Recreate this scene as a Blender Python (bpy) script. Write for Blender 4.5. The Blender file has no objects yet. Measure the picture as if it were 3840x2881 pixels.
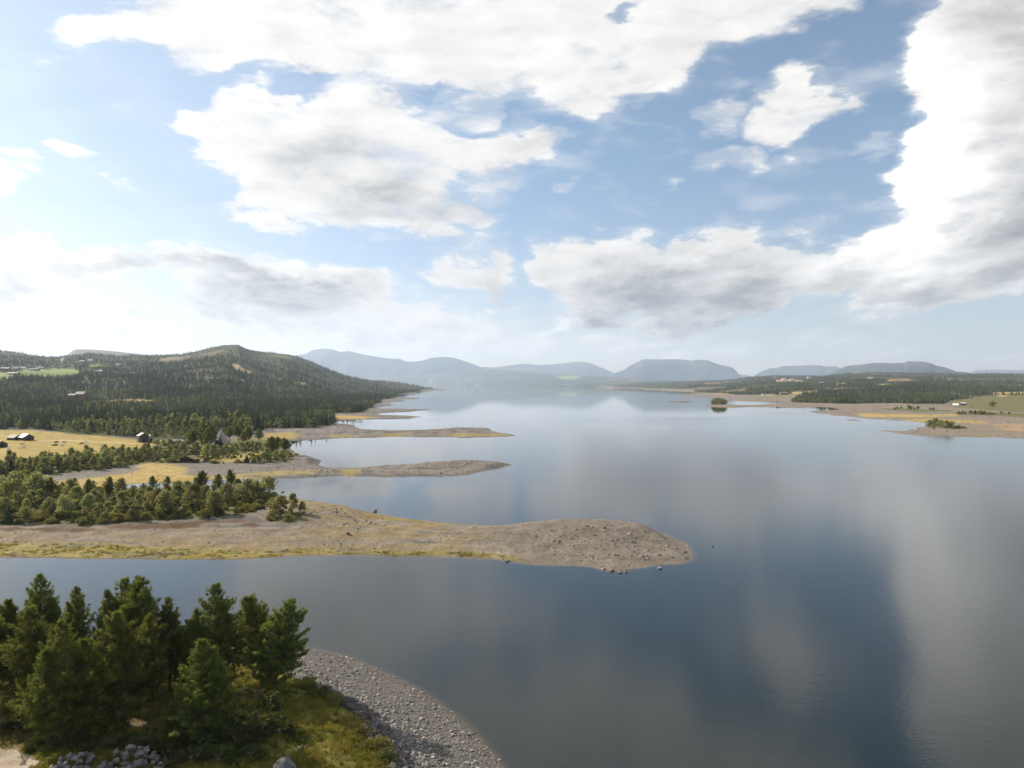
import bpy, bmesh, math, random
import numpy as np
from mathutils import Vector, Matrix, Euler
R = math.radians
sc = bpy.context.scene
# ------------------------------------------------------------------ camera, sky, sun, exposure
CAM_H = 36.0
FPX, CXP, HV = 2560.0, 1920.0, 1440.5          # focal length, centre column and horizon row in photograph pixels
cam_d = bpy.data.cameras.new('camera'); cam = bpy.data.objects.new('camera', cam_d)
sc.collection.objects.link(cam); sc.camera = cam
cam.location = (0, 0, CAM_H); cam.rotation_euler = (R(90), 0, 0)
cam_d.sensor_width = 36.0; cam_d.lens = 24.0; cam_d.clip_start = 0.5; cam_d.clip_end = 120000.0
SUN_AZ, SUN_EL = -66.0, 33.0                    # azimuth from the view direction (negative = left), elevation
vs = sc.view_settings
vs.view_transform = 'Standard'; vs.look = 'None'; vs.exposure = 0.66; vs.gamma = 1.0; vs.use_curve_mapping = False

sun_d = bpy.data.lights.new('sun', 'SUN'); sun = bpy.data.objects.new('sun', sun_d)
sc.collection.objects.link(sun)
sun_d.energy = 5.0; sun_d.angle = R(0.55); sun_d.color = (1.0, 0.90, 0.76)
sdir = Vector((math.sin(R(SUN_AZ))*math.cos(R(SUN_EL)), math.cos(R(SUN_AZ))*math.cos(R(SUN_EL)), math.sin(R(SUN_EL))))
sun.rotation_euler = sdir.to_track_quat('Z', 'Y').to_euler(); sun.location = sdir*400

SKY_STR, CL_BASE, CL_GLOW, WARP = 0.085, 6.9, 0.9, 0.12
HAZE, HAZE_COL = 4.7e-5, (.66, .795, 1.0, 1)

# ---- where the clouds stand in the sky ahead: soft outlines in hundredths of the view, filled with procedural billows below
CLOUDS = [
 (.95,10,[(60,75),(120,40),(215,15),(300,20),(400,-10),(480,-60),(660,-60),(700,10),(760,-10),(830,10),(950,-15),(1040,10),(1070,60),(1095,110),(1105,160),(1090,220),(1040,240),(1000,200),(960,205),(900,195),(860,190),(800,195),(760,190),(690,190),(640,175),(610,140),(540,135),(500,153),(445,155),(395,150),(350,125),(240,95),(130,100)]),
 (1.0,10,[(365,285),(440,260),(480,240),(470,175),(560,165),(640,205),(760,190),(880,195),(960,240),(990,290),(1060,295),(1110,265),(1230,285),(1190,310),(1150,350),(1090,370),(1000,390),(960,415),(1020,440),(1085,470),(1050,490),(960,500),(955,510),(850,515),(750,500),(650,485),(560,455),(480,455),(445,445),(500,425),(500,370),(450,340),(400,315)]),
 (.92,10,[(1110,-60),(1150,30),(1290,-60),(1420,-60),(1850,-60),(1850,35),(1750,30),(1640,55),(1560,85),(1500,90),(1510,150),(1460,180),(1390,200),(1310,230),(1230,235),(1170,245),(1120,200),(1105,120)]),
 (1.0,8,[(1610,235),(1655,165),(1700,145),(1745,168),(1800,180),(1852,195),(1830,232),(1760,272),(1720,312),(1660,316),(1622,288)]),(.88,8,[(1470,238),(1505,210),(1560,205),(1612,225),(1618,270),(1585,290),(1530,282)]),
 (.75,7,[(1475,348),(1540,330),(1600,310),(1650,310),(1660,340),(1640,368),(1600,350),(1540,355)]),
 (1.1,9,[(1990,40),(2060,0),(2060,-60),(2500,-60),(2500,600),(2260,635),(2100,650),(2000,660),(1900,665),(1800,660),(1715,640),(1720,600),(1790,570),(1810,530),(1870,500),(1905,460),(1910,400),(1960,370),(1975,320),(1990,250),(1940,235),(1925,215),(1960,150),(1965,80)]),
 (.80,26,[(430,-60),(1550,-60),(1490,120),(1330,215),(1150,240),(1000,250),(820,215),(640,180),(520,120)]),
 (.62,14,[(700,330),(1180,300),(1080,450),(760,470)]),(.72,14,[(660,120),(1110,100),(1110,280),(960,280),(800,230),(690,210)]),(.62,9,[(470,180),(560,165),(620,200),(560,260),(450,260)]),
 (.6,8,[(1700,668),(1900,690),(2080,655),(2000,640),(1800,650)]),
 (1.05,9,[(1155,530),(1230,520),(1300,508),(1360,510),(1430,530),(1480,515),(1560,512),(1620,515),(1700,530),(1800,545),(1780,590),(1720,610),(1720,650),(1640,680),(1550,700),(1450,730),(1380,715),(1300,700),(1220,690),(1160,660),(1180,640),(1155,600)]),
 (.95,8,[(890,590),(960,560),(1000,545),(1110,550),(1110,575),(1060,600),(1085,625),(1140,640),(1120,655),(1060,645),(1040,625),(960,630),(920,615)]),
 (.95,9,[(-200,510),(0,515),(80,500),(130,525),(230,520),(340,535),(450,555),(560,545),(650,545),(670,570),(640,600),(700,560),(760,580),(840,580),(860,620),(880,650),(930,660),(990,675),(900,700),(820,715),(600,720),(500,720),(420,690),(400,640),(330,610),(180,600),(150,640),(200,690),(150,720),(-200,720)]),
 (.9,8,[(80,290),(130,285),(220,315),(250,340),(180,350),(110,335)]),(.85,6,[(135,360),(200,370),(290,380),(285,405),(200,395)]),
 (.8,9,[(-200,320),(35,320),(90,370),(40,425),(-200,430)]),(.75,8,[(50,110),(110,105),(175,125),(130,150),(70,140)]),
 (.6,8,[(-200,75),(120,85),(230,75),(230,100),(100,97),(-200,100)]),(.62,6,[(190,262),(240,240),(290,262),(250,276)]),(.55,6,[(305,300),(330,290),(370,330),(340,330)]),
 (.55,6,[(130,200),(200,198),(200,212),(140,214)]),(.6,5,[(425,400),(455,398),(455,412),(430,414)]),(.58,7,[(1345,250),(1420,255),(1490,285),(1400,280)]),
 (.8,5,[(1425,395),(1465,380),(1475,402),(1440,412)]),(.8,5,[(1190,398),(1225,383),(1245,402),(1215,414)]),(.75,6,[(1715,490),(1750,478),(1785,492),(1755,512),(1725,508)]),
 (.8,7,[(1770,525),(1830,492),(1870,505),(1840,540),(1790,545)]),(.5,7,[(1860,318),(1930,300),(1990,320),(1900,345)]),(.6,6,[(770,520),(800,528),(820,545),(785,545)]),
 (.55,8,[(960,510),(1120,510),(1110,530),(990,532)]),
 (.85,10,[(-200,640),(150,650),(400,690),(700,690),(1000,650),(1150,690),(1330,735),(1250,775),(600,780),(-200,780)]),
 (.60,12,[(-200,700),(500,725),(1000,700),(1500,725),(1800,745),(2412,760),(2412,800),(1500,800),(900,800),(-200,800)]),(.55,8,[(250,640),(420,640),(420,660),(260,665)]),
 (.55,8,[(600,730),(900,715),(1150,735),(1000,760),(650,755)]),(.5,7,[(1080,680),(1200,700),(1330,735),(1250,760),(1150,750)])]
HOLES = [(655,178,70,16,8,.65),(1335,45,46,22,10,.75),(925,190,40,14,20,.5),(1250,262,60,22,0,.3),(945,205,50,14,10,.35),(1075,262,50,14,30,.35),(1345,100,30,30,0,.2),(545,300,60,14,-20,.3)]
GREYS = [(800,400,300,100,-14,.42),(720,330,220,80,-10,.2),(900,465,220,50,-8,.32),(1000,455,130,34,0,.25),(1000,110,150,90,0,.15),(780,130,200,60,0,.1),
 (2230,450,330,200,14,.42),(2160,565,360,100,10,.48),(2030,628,220,30,8,.4),(2190,40,170,150,0,.50),(2190,220,120,130,0,.3),(1850,625,120,30,0,.2),
 (1500,645,310,90,2,.74),(1600,605,260,80,0,.48),(1280,630,140,60,0,.25),(1330,665,160,46,0,.35),(1110,640,90,30,0,.5),(1050,600,80,44,0,.42),(1440,700,180,30,0,.4),
 (600,655,230,65,-4,.85),(690,640,140,44,0,.42),(430,590,240,32,-8,.55),(250,570,180,26,0,.36),(5,630,56,52,0,.75),(740,615,90,36,0,.3),(780,725,240,20,0,.28),(260,690,100,28,0,.32),(1150,310,120,30,0,.18),(1640,250,120,50,0,.12),(1300,170,130,80,0,.14),(1060,380,80,40,0,.15)]
BRIGHTS = [(2010,300,170,330,0,.34),(1960,520,190,120,30,.32),(2120,330,220,180,0,.22),(1800,590,120,50,20,.2),(1680,230,120,80,-20,.1),(1250,150,200,120,0,.08)]
MX0, MX1, MY0, MY1, MW, MH = -200.0, 2412.0, -60.0, 840.0, 653, 225
def cloud_masks():
    xs = MX0+(np.arange(MW)+.5)*(MX1-MX0)/MW; ys = MY0+(np.arange(MH)+.5)*(MY1-MY0)/MH
    X, Y = np.meshgrid(xs, ys); step = (MX1-MX0)/MW
    def blur(a, sig):
        n = int(3*sig/step)+1; k = np.exp(-.5*(np.arange(-n, n+1)*step/sig)**2); k /= k.sum()
        a = np.pad(a, n, mode='edge')
        a = np.apply_along_axis(lambda r: np.convolve(r, k, 'valid'), 0, a)
        return np.apply_along_axis(lambda r: np.convolve(r, k, 'valid'), 1, a)
    def inside(poly):
        m = np.zeros(X.shape, bool)
        for (x0, y0), (x1, y1) in zip(poly, poly[1:]+poly[:1]):
            if y0 == y1: continue
            c = ((y0 > Y) != (y1 > Y)) & (X < (x1-x0)*(Y-y0)/(y1-y0)+x0); m ^= c
        return m
    def ell(lst):
        a = np.zeros(X.shape)
        for cx, cy, rx, ry, rot, w in lst:
            c, s_ = math.cos(R(rot)), math.sin(R(rot)); dx, dy = X-cx, Y-cy
            u, v = (dx*c-dy*s_)/rx, (dx*s_+dy*c)/ry          # turned anticlockwise
            t = np.clip(1-np.sqrt(u*u+v*v)/1.4, 0, 1); a += w*t*t*(3-2*t)
        return a
    cov = np.zeros(X.shape)
    for w, sig, poly in CLOUDS:
        f = inside(poly).astype(float)
        cov = np.maximum(cov, w*(.55*blur(f, sig)+.45*blur(f, sig*2.6)))
    cov = np.clip(cov-ell(HOLES), 0, 1.2); g = np.clip(ell(GREYS), 0, 1)
    # sunlit flanks: thickness falls off towards the sun at the upper left
    img = bpy.data.images.new('cloud_cover', MW, MH, float_buffer=True, is_data=True)
    px = np.zeros((MH, MW, 4), np.float32); px[..., 0] = cov[::-1]; px[..., 1] = g[::-1]; px[..., 2] = np.clip(ell(BRIGHTS), 0, 1)[::-1]; px[..., 3] = 1
    img.pixels.foreach_set(px.ravel()); img.update(); img.pack()
    return img
def sky_world():
    w = bpy.data.worlds.new('World'); sc.world = w; w.use_nodes = True
    nt = w.node_tree; nt.nodes.clear(); N, L = nt.nodes, nt.links
    def mk(t, **kw):
        n = N.new(t)
        for k, v in kw.items(): setattr(n, k, v)
        return n
    def setin(n, i, v):
        if isinstance(v, bpy.types.NodeSocket): L.new(v, n.inputs[i])
        else: n.inputs[i].default_value = v
    def M(op, a, b=None, c=None, clamp=False):
        n = mk('ShaderNodeMath', operation=op, use_clamp=clamp); setin(n, 0, a)
        if b is not None: setin(n, 1, b)
        if c is not None: setin(n, 2, c)
        return n.outputs[0]
    def VM(op, a, b=None, scale=None):
        n = mk('ShaderNodeVectorMath', operation=op); setin(n, 0, a)
        if b is not None: setin(n, 1, b)
        if scale is not None: n.inputs['Scale'].default_value = scale
        return n
    def MR(v, a, b, c, d, smooth=True):
        n = mk('ShaderNodeMapRange', interpolation_type='SMOOTHSTEP' if smooth else 'LINEAR'); n.clamp = True
        for i, x in enumerate((v, a, b, c, d)): setin(n, i, x)
        return n.outputs[0]
    def MIX(f, a, b):
        n = mk('ShaderNodeMix', data_type='RGBA'); setin(n, 0, f); setin(n, 6, a); setin(n, 7, b)
        return n.outputs[2]
    def MIXV(f, a, b):
        n = mk('ShaderNodeMix', data_type='VECTOR'); setin(n, 0, f); setin(n, 4, a); setin(n, 5, b)
        return n.outputs[1]
    def NOISE(vec, scale, detail, rough=0.55, dist=0.0, lac=2.0):
        n = mk('ShaderNodeTexNoise', noise_dimensions='3D'); n.inputs['Scale'].default_value = scale
        n.inputs['Detail'].default_value = detail; n.inputs['Roughness'].default_value = rough
        n.inputs['Distortion'].default_value = dist; n.inputs['Lacunarity'].default_value = lac
        L.new(vec, n.inputs['Vector']); return n.outputs['Fac']
    sky = mk('ShaderNodeTexSky', sky_type='NISHITA'); sky.sun_disc = False
    sky.sun_elevation = R(SUN_EL); sky.sun_rotation = R(SUN_AZ)
    sky.altitude = 900; sky.air_density = 1.0; sky.dust_density = 1.3; sky.ozone_density = 0.9
    tc = mk('ShaderNodeTexCoord'); d = tc.outputs['Generated']
    sep = mk('ShaderNodeSeparateXYZ'); L.new(d, sep.inputs[0]); x, y, z = sep.outputs
    yc = M('MAXIMUM', y, 0.12)
    gx, gz = M('DIVIDE', x, yc), M('DIVIDE', z, yc)         # position on the sky ahead, tangent of azimuth and elevation
    p = mk('ShaderNodeCombineXYZ'); L.new(gx, p.inputs[0]); L.new(gz, p.inputs[1]); p = p.outputs[0]
    # cloud-layer coordinates: a flat layer overhead seen in perspective, bulging a little upwards
    den = M('ADD', M('MAXIMUM', z, 0.0), 0.16)
    q = mk('ShaderNodeCombineXYZ'); L.new(M('DIVIDE', x, den), q.inputs[0]); L.new(M('MULTIPLY', M('DIVIDE', y, den), 0.62), q.inputs[1])
    L.new(M('MULTIPLY', z, 3.0), q.inputs[2]); q = q.outputs[0]
    LX, LZ = -0.80, 0.60
    def P(px, py): return ((px-1106)/1475.0, (830-py)/1475.0)
    ahead = MR(y, 0.10, 0.40, 0.0, 1.0)
    # billow coordinates on the sky ahead, finer and flatter towards the horizon
    kz = M('DIVIDE', 1.0, M('ADD', M('MAXIMUM', gz, 0.0), 0.30))
    h = mk('ShaderNodeCombineXYZ'); L.new(M('MULTIPLY', gx, kz), h.inputs[0]); L.new(M('MULTIPLY', M('LOGARITHM', M('ADD', M('MAXIMUM', gz, 0.0), 0.30), 2.718), 2.3), h.inputs[1]); h = h.outputs[0]
    warp = mk('ShaderNodeTexNoise', noise_dimensions='2D'); L.new(h, warp.inputs['Vector'])
    warp.inputs['Scale'].default_value = 3.4; warp.inputs['Detail'].default_value = 6.0; warp.inputs['Roughness'].default_value = 0.6
    wv = VM('SCALE', VM('SUBTRACT', warp.outputs['Color'], (0.5, 0.5, 0.5)).outputs[0], scale=WARP).outputs[0]
    pw = VM('ADD', p, wv).outputs[0]
    mp = mk('ShaderNodeMapping', vector_type='TEXTURE'); L.new(pw, mp.inputs[0])
    mp.inputs['Location'].default_value = ((MX0-1106)/1475, (830-MY1)/1475, 0); mp.inputs['Scale'].default_value = ((MX1-MX0)/1475, (MY1-MY0)/1475, 1)
    im = mk('ShaderNodeTexImage', interpolation='Cubic', extension='EXTEND'); im.image = cloud_masks(); L.new(mp.outputs[0], im.inputs[0])
    si = mk('ShaderNodeSeparateColor'); L.new(im.outputs[0], si.inputs[0])
    cov, grey = si.outputs[0], si.outputs[1]
    puff = MR(NOISE(h, 4.3, 3.0, 0.5, 0.6), 0.58, 0.74, 0.0, 0.28)
    covf = M('MULTIPLY', M('MAXIMUM', cov, M('ADD', M('MULTIPLY', cov, 0.6), puff)), ahead); grey = M('MULTIPLY', grey, ahead)
    # elsewhere round the sky: broken cloud of the same kind
    far_cov = MR(NOISE(q, 0.9, 2.0), 0.42, 0.62, 0.0, 0.95)
    covf = M('ADD', covf, M('MULTIPLY', far_cov, M('SUBTRACT', 1.0, ahead)))
    hv = MIXV(ahead, q, h)
    n1 = NOISE(hv, 5.5, 9.0, 0.60, 0.25)                              # small billows
    nl = NOISE(hv, 1.9, 4.0, 0.55, 0.3)                               # large masses
    b1 = M('MULTIPLY', M('ABSOLUTE', M('SUBTRACT', NOISE(hv, 3.6, 6.0, 0.55, 0.2), 0.5)), 2.0)
    off = VM('ADD', hv, (LX*0.075, LZ*0.075, 0.0)).outputs[0]
    n2 = NOISE(off, 5.5, 6.0, 0.60, 0.25)
    b2 = M('MULTIPLY', M('ABSOLUTE', M('SUBTRACT', NOISE(off, 3.6, 5.0, 0.55, 0.2), 0.5)), 2.0)
    bil = M('MULTIPLY', M('SUBTRACT', b1, 0.22), 0.8)
    nn = M('ADD', M('SUBTRACT', n1, 0.5), bil)
    dens = M('ADD', covf, M('ADD', M('MULTIPLY', nn, 1.05), M('MULTIPLY', M('SUBTRACT', nl, 0.5), 1.0)))
    alpha = MR(dens, 0.14, 0.80, 0.0, 1.0)
    alpha = M('MAXIMUM', alpha, MR(dens, -0.08, 0.40, 0.035, 0.30))
    sd = VM('DOT_PRODUCT', d, tuple(sdir)).outputs['Value']
    glow = MR(sd, 0.35, 0.98, 0.0, 1.0)
    alpha = M('MAXIMUM', alpha, M('MULTIPLY', glow, M("ADD", 0.10, M("MULTIPLY", nl, 0.34))))      # thin veil round the sun
    relief = M('ADD', M('MULTIPLY', M('SUBTRACT', n1, n2), 1.1), M('MULTIPLY', M('SUBTRACT', b1, b2), 0.55))
    thick = MR(dens, 0.6, 1.35, 0.0, 1.0)
    mott = MR(NOISE(hv, 2.7, 5.0, 0.6, 0.4), 0.40, 0.66, 0.0, 1.0)
    shade = M('ADD', M('MULTIPLY', thick, M('ADD', 0.02, M('MULTIPLY', mott, 0.13))), M('MULTIPLY', grey, M('ADD', 0.33, M('ADD', M('MULTIPLY', mott, 0.14), M('MULTIPLY', nn, 0.45)))))
    lum = M('SUBTRACT', M('ADD', 1.0, M('MULTIPLY', relief, M('ADD', 0.42, M('MULTIPLY', shade, 0.5)))), shade)
    lum = M('MAXIMUM', M('MINIMUM', lum, 1.3), 0.3)
    tint = MIX(MR(lum, 0.4, 0.95, 0.0, 1.0), (0.70, 0.72, 0.75, 1), (1.0, 0.975, 0.94, 1))
    cl = VM('SCALE', tint); L.new(M('MULTIPLY', M('MULTIPLY', lum, M('ADD', 1.0, M('MULTIPLY', si.outputs[2], ahead))), M('ADD', CL_BASE, M('MULTIPLY', glow, CL_GLOW))), cl.inputs['Scale'])
    skt = VM('MULTIPLY', sky.outputs[0], MIX(MR(z, 0.02, 0.36, 0.0, 1.0), (1.06, 0.965, 0.97, 1), (0.965, 1.07, 1.065, 1))).outputs[0]
    col = MIX(alpha, skt, cl.outputs[0])
    # pale haze low over the horizon belongs to the air itself
    bg = mk('ShaderNodeBackground'); L.new(col, bg.inputs[0]); bg.inputs[1].default_value = SKY_STR
    out = mk('ShaderNodeOutputWorld'); L.new(bg.outputs[0], out.inputs[0])
sky_world()
cy = sc.cycles
cy.use_denoising = True; cy.denoiser = 'OPENIMAGEDENOISE'; cy.use_adaptive_sampling = False; cy.max_bounces = 6; cy.diffuse_bounces = 2; cy.glossy_bounces = 3; cy.transmission_bounces = 3; cy.volume_bounces = 1; cy.transparent_max_bounces = 8
cy.sample_clamp_indirect = 6.0
# ------------------------------------------------------------------ helpers
rng = np.random.default_rng(7)
random.seed(7)
COL = sc.collection
def link(o, parent=None):
    COL.objects.link(o)
    if parent is not None: o.parent = parent
    return o
def tag(o, label=None, cat=None, group=None, kind=None):
    if label: o['label'] = label
    if cat: o['category'] = cat
    if group: o['group'] = group
    if kind: o['kind'] = kind
    return o
def mesh_np(name, V, F, mats=(), mi=None, cols=None, smooth=False, attrs=None):
    """V (n,3), F (m,k) index array with one face size (or a list of such arrays)"""
    me = bpy.data.meshes.new(name); V = np.ascontiguousarray(V, np.float32)
    Fs = F if isinstance(F, (list, tuple)) else [F]
    Fs = [np.asarray(f, np.int32) for f in Fs if len(f)]
    me.vertices.add(len(V)); me.vertices.foreach_set('co', V.ravel())
    idx = np.concatenate([f.ravel() for f in Fs]); tot = np.concatenate([np.full(len(f), f.shape[1], np.int32) for f in Fs])
    start = np.concatenate([[0], np.cumsum(tot)[:-1]]).astype(np.int32)
    me.loops.add(len(idx)); me.loops.foreach_set('vertex_index', idx)
    me.polygons.add(len(tot)); me.polygons.foreach_set('loop_start', start); me.polygons.foreach_set('loop_total', tot)
    for m in mats: me.materials.append(m)
    if mi is not None: me.polygons.foreach_set('material_index', np.asarray(mi, np.int32))
    me.polygons.foreach_set('use_smooth', np.full(len(tot), bool(smooth)))
    if cols is not None:
        a = me.color_attributes.new('col', 'FLOAT_COLOR', 'POINT'); c = np.ones((len(V), 4), np.float32); c[:, :3] = cols; a.data.foreach_set('color', c.ravel())
    for k, v in (attrs or {}).items():
        a = me.attributes.new(k, 'FLOAT', 'POINT'); a.data.foreach_set('value', np.asarray(v, np.float32))
    me.update(calc_edges=True); me.validate()
    return me
def obj(name, me, parent=None, loc=None, rz=0, scale=None):
    o = bpy.data.objects.new(name, me)
    if loc is not None: o.location = loc
    o.rotation_euler = (0, 0, rz)
    if scale is not None: o.scale = (scale,)*3 if np.isscalar(scale) else scale
    return link(o, parent)
def empty(name, loc, rz=0, scale=1.0):
    o = bpy.data.objects.new(name, None); o.location = loc; o.rotation_euler = (0, 0, rz); o.scale = (scale,)*3
    o.empty_display_size = 0.2
    return link(o)
# numpy value noise
def _h(ix, iy, seed):
    n = (ix.astype(np.int64)*374761393 + iy.astype(np.int64)*668265263 + seed*974711) & 0xffffffff
    n = ((n ^ (n >> 13))*1274126177) & 0xffffffff
    return ((n ^ (n >> 16)) & 0xffff)/65535.0
def vnoise(x, y, seed=0):
    ix, iy = np.floor(x), np.floor(y); fx, fy = x-ix, y-iy
    fx, fy = fx*fx*(3-2*fx), fy*fy*(3-2*fy)
    a, b, c, d = _h(ix, iy, seed), _h(ix+1, iy, seed), _h(ix, iy+1, seed), _h(ix+1, iy+1, seed)
    return a+(b-a)*fx+(c-a)*fy+(a-b-c+d)*fx*fy
def fbm(x, y, oct=4, seed=0, gain=.5):
    s, amp, tot = 0, 1.0, 0
    for i in range(oct):
        s = s+amp*vnoise(x*2**i+i*17.3, y*2**i-i*9.1, seed+i); tot += amp; amp *= gain
    return s/tot-.5
def sstep(a, b, x):
    t = np.clip((x-a)/(b-a), 0, 1); return t*t*(3-2*t)
# ------------------------------------------------------------------ materials
def new_mat(name):
    m = bpy.data.materials.new(name); m.use_nodes = True; nt = m.node_tree; nt.nodes.clear(); return m, nt
class NB:
    def __init__(s, nt): s.nt = nt; s.N = nt.nodes; s.L = nt.links
    def n(s, t, ins=None, **kw):
        k = s.N.new(t)
        for a, b in kw.items(): setattr(k, a, b)
        for i, v in (ins or {}).items():
            if isinstance(v, bpy.types.NodeSocket): s.L.new(v, k.inputs[i])
            else: k.inputs[i].default_value = v
        return k
    def math(s, op, a, b=0.0, clamp=False): return s.n('ShaderNodeMath', {0: a, 1: b}, operation=op, use_clamp=clamp).outputs[0]
    def mixc(s, f, a, b, blend='MIX'): return s.n('ShaderNodeMix', {0: f, 6: a, 7: b}, data_type='RGBA', blend_type=blend).outputs[2]
    def mr(s, v, a, b, c, d): return s.n('ShaderNodeMapRange', {0: v, 1: a, 2: b, 3: c, 4: d}).outputs[0]
    def noise(s, vec, scale, detail=4, rough=.55, out='Fac'):
        k = s.n('ShaderNodeTexNoise', {'Scale': scale, 'Detail': detail, 'Roughness': rough}); s.L.new(vec, k.inputs['Vector']); return k.outputs[out]
    def attr(s, name, out='Color'): return s.n('ShaderNodeAttribute', attribute_name=name).outputs[out]
    def hsv(s, col, h=.5, sat=1.0, v=1.0):
        return s.n('ShaderNodeHueSaturation', {'Hue': h, 'Saturation': sat, 'Value': v, 'Color': col}).outputs[0]
    def out(s, surf=None, vol=None):
        o = s.n('ShaderNodeOutputMaterial')
        if surf is not None: s.L.new(surf, o.inputs[0])
        if vol is not None: s.L.new(vol, o.inputs[1])
def mat_ground(name, fine, coarse, bump, amt=.5):
    m, nt = new_mat(name); b = NB(nt)
    geo = b.n('ShaderNodeNewGeometry').outputs['Position']
    n1 = b.noise(geo, fine, 5, .65); n2 = b.noise(geo, coarse, 4, .6)
    f = b.math('MULTIPLY', b.mr(n1, .25, .75, 1-amt, 1+amt), b.mr(n2, .3, .7, .8, 1.2))
    col = b.n('ShaderNodeVectorMath', {0: b.attr('col'), 'Scale': f}, operation='SCALE').outputs[0]
    hue = b.noise(geo, coarse*1.7, 3)
    col = b.hsv(col, b.mr(hue, .3, .7, .485, .515), b.mr(n2, .3, .7, 1.15, .85))
    bp = b.n('ShaderNodeBump', {'Strength': .7, 'Distance': bump, 'Height': n1})
    p = b.n('ShaderNodeBsdfPrincipled', {'Base Color': col, 'Roughness': .95, 'Specular IOR Level': .15, 'Normal': bp.outputs[0]})
    b.out(p.outputs[0]); return m
def mat_leaf(name, trans=.35, sat=1.0, val=1.0, spread=.18):
    m, nt = new_mat(name); b = NB(nt)
    r = b.n('ShaderNodeObjectInfo').outputs['Random']
    col = b.hsv(b.attr('col'), b.mr(r, 0, 1, .5-.022, .5+.018), sat, b.mr(r, 0, 1, val*(1-spread), val*(1+spread)))
    d = b.n('ShaderNodeBsdfDiffuse', {'Color': col, 'Roughness': .6}); t = b.n('ShaderNodeBsdfTranslucent', {'Color': b.hsv(col, .49, 1.1, 1.25)})
    mx = b.n('ShaderNodeMixShader', {0: trans}); b.L.new(d.outputs[0], mx.inputs[1]); b.L.new(t.outputs[0], mx.inputs[2])
    b.out(mx.outputs[0]); return m
def mat_simple(name, col, rough=.85, fine=6.0, amt=.35, bump=.02, metal=0.0, randomv=0.0, spec=.3, stretch=None):
    m, nt = new_mat(name); b = NB(nt)
    tc = b.n('ShaderNodeTexCoord').outputs['Object']
    if stretch: tc = b.n('ShaderNodeVectorMath', {0: tc, 1: stretch}, operation='MULTIPLY').outputs[0]
    n1 = b.noise(tc, fine, 6, .65)
    v = b.mr(n1, .25, .75, 1-amt, 1+amt)
    if randomv:
        r = b.n('ShaderNodeObjectInfo').outputs['Random']; v = b.math('MULTIPLY', v, b.mr(r, 0, 1, 1-randomv, 1+randomv))
        c = b.hsv(col, b.mr(b.math('FRACT', b.math('MULTIPLY', r, 7.31)), 0, 1, .46, .53), b.mr(b.math('FRACT', b.math('MULTIPLY', r, 13.7)), 0, 1, .4, 1.3), v)
    else: c = b.hsv(col, .5, 1.0, v)
    bp = b.n('ShaderNodeBump', {'Strength': .6, 'Distance': bump, 'Height': n1})
    p = b.n('ShaderNodeBsdfPrincipled', {'Base Color': c, 'Roughness': rough, 'Metallic': metal, 'Specular IOR Level': spec, 'Normal': bp.outputs[0]})
    b.out(p.outputs[0]); return m

# ------------------------------------------------------------------ the lie of the land
def flat(u, v, z=0.0):                            # a point of the photograph on the level z
    Y = (CAM_H-z)*FPX/(np.asarray(v, float)-HV); return (np.asarray(u, float)-CXP)/FPX*Y, Y
Ys = [18.0]
while Ys[-1] < 21000:
    y = Ys[-1]; vo = CAM_H*FPX/y
    dy = min(y*0.011, y*y*4.0/(CAM_H*FPX)) if y > 52 else y*.04
    Ys.append(y+dy)
Ys = np.array(Ys); U0, DU, NC = -760.0, 5.0, 1061
Us = U0+DU*np.arange(NC); NR = len(Ys)
YY, UU = np.meshgrid(Ys, Us, indexing='ij'); XX = (UU-CXP)/FPX*YY; VF = HV+CAM_H*FPX/YY; LY = np.log(YY)
LAND = {}
LAND['fore'] = [(-1500,2500),(-900,2470),(0,2440),(300,2425),(600,2410),(850,2405),(1000,2408),(1085,2420),(1121,2424),(1189,2440),(1262,2458),(1325,2479),(1388,2504),(1460,2535),(1533,2569),(1587,2603),(1641,2644),(1696,2687),(1750,2734),(1795,2779),(1840,2834),(1875,2881),(1925,2960),(2010,3120),(2150,3500),(2500,5200),(2600,9000),(-6000,9000),(-3000,2600)]
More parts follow.
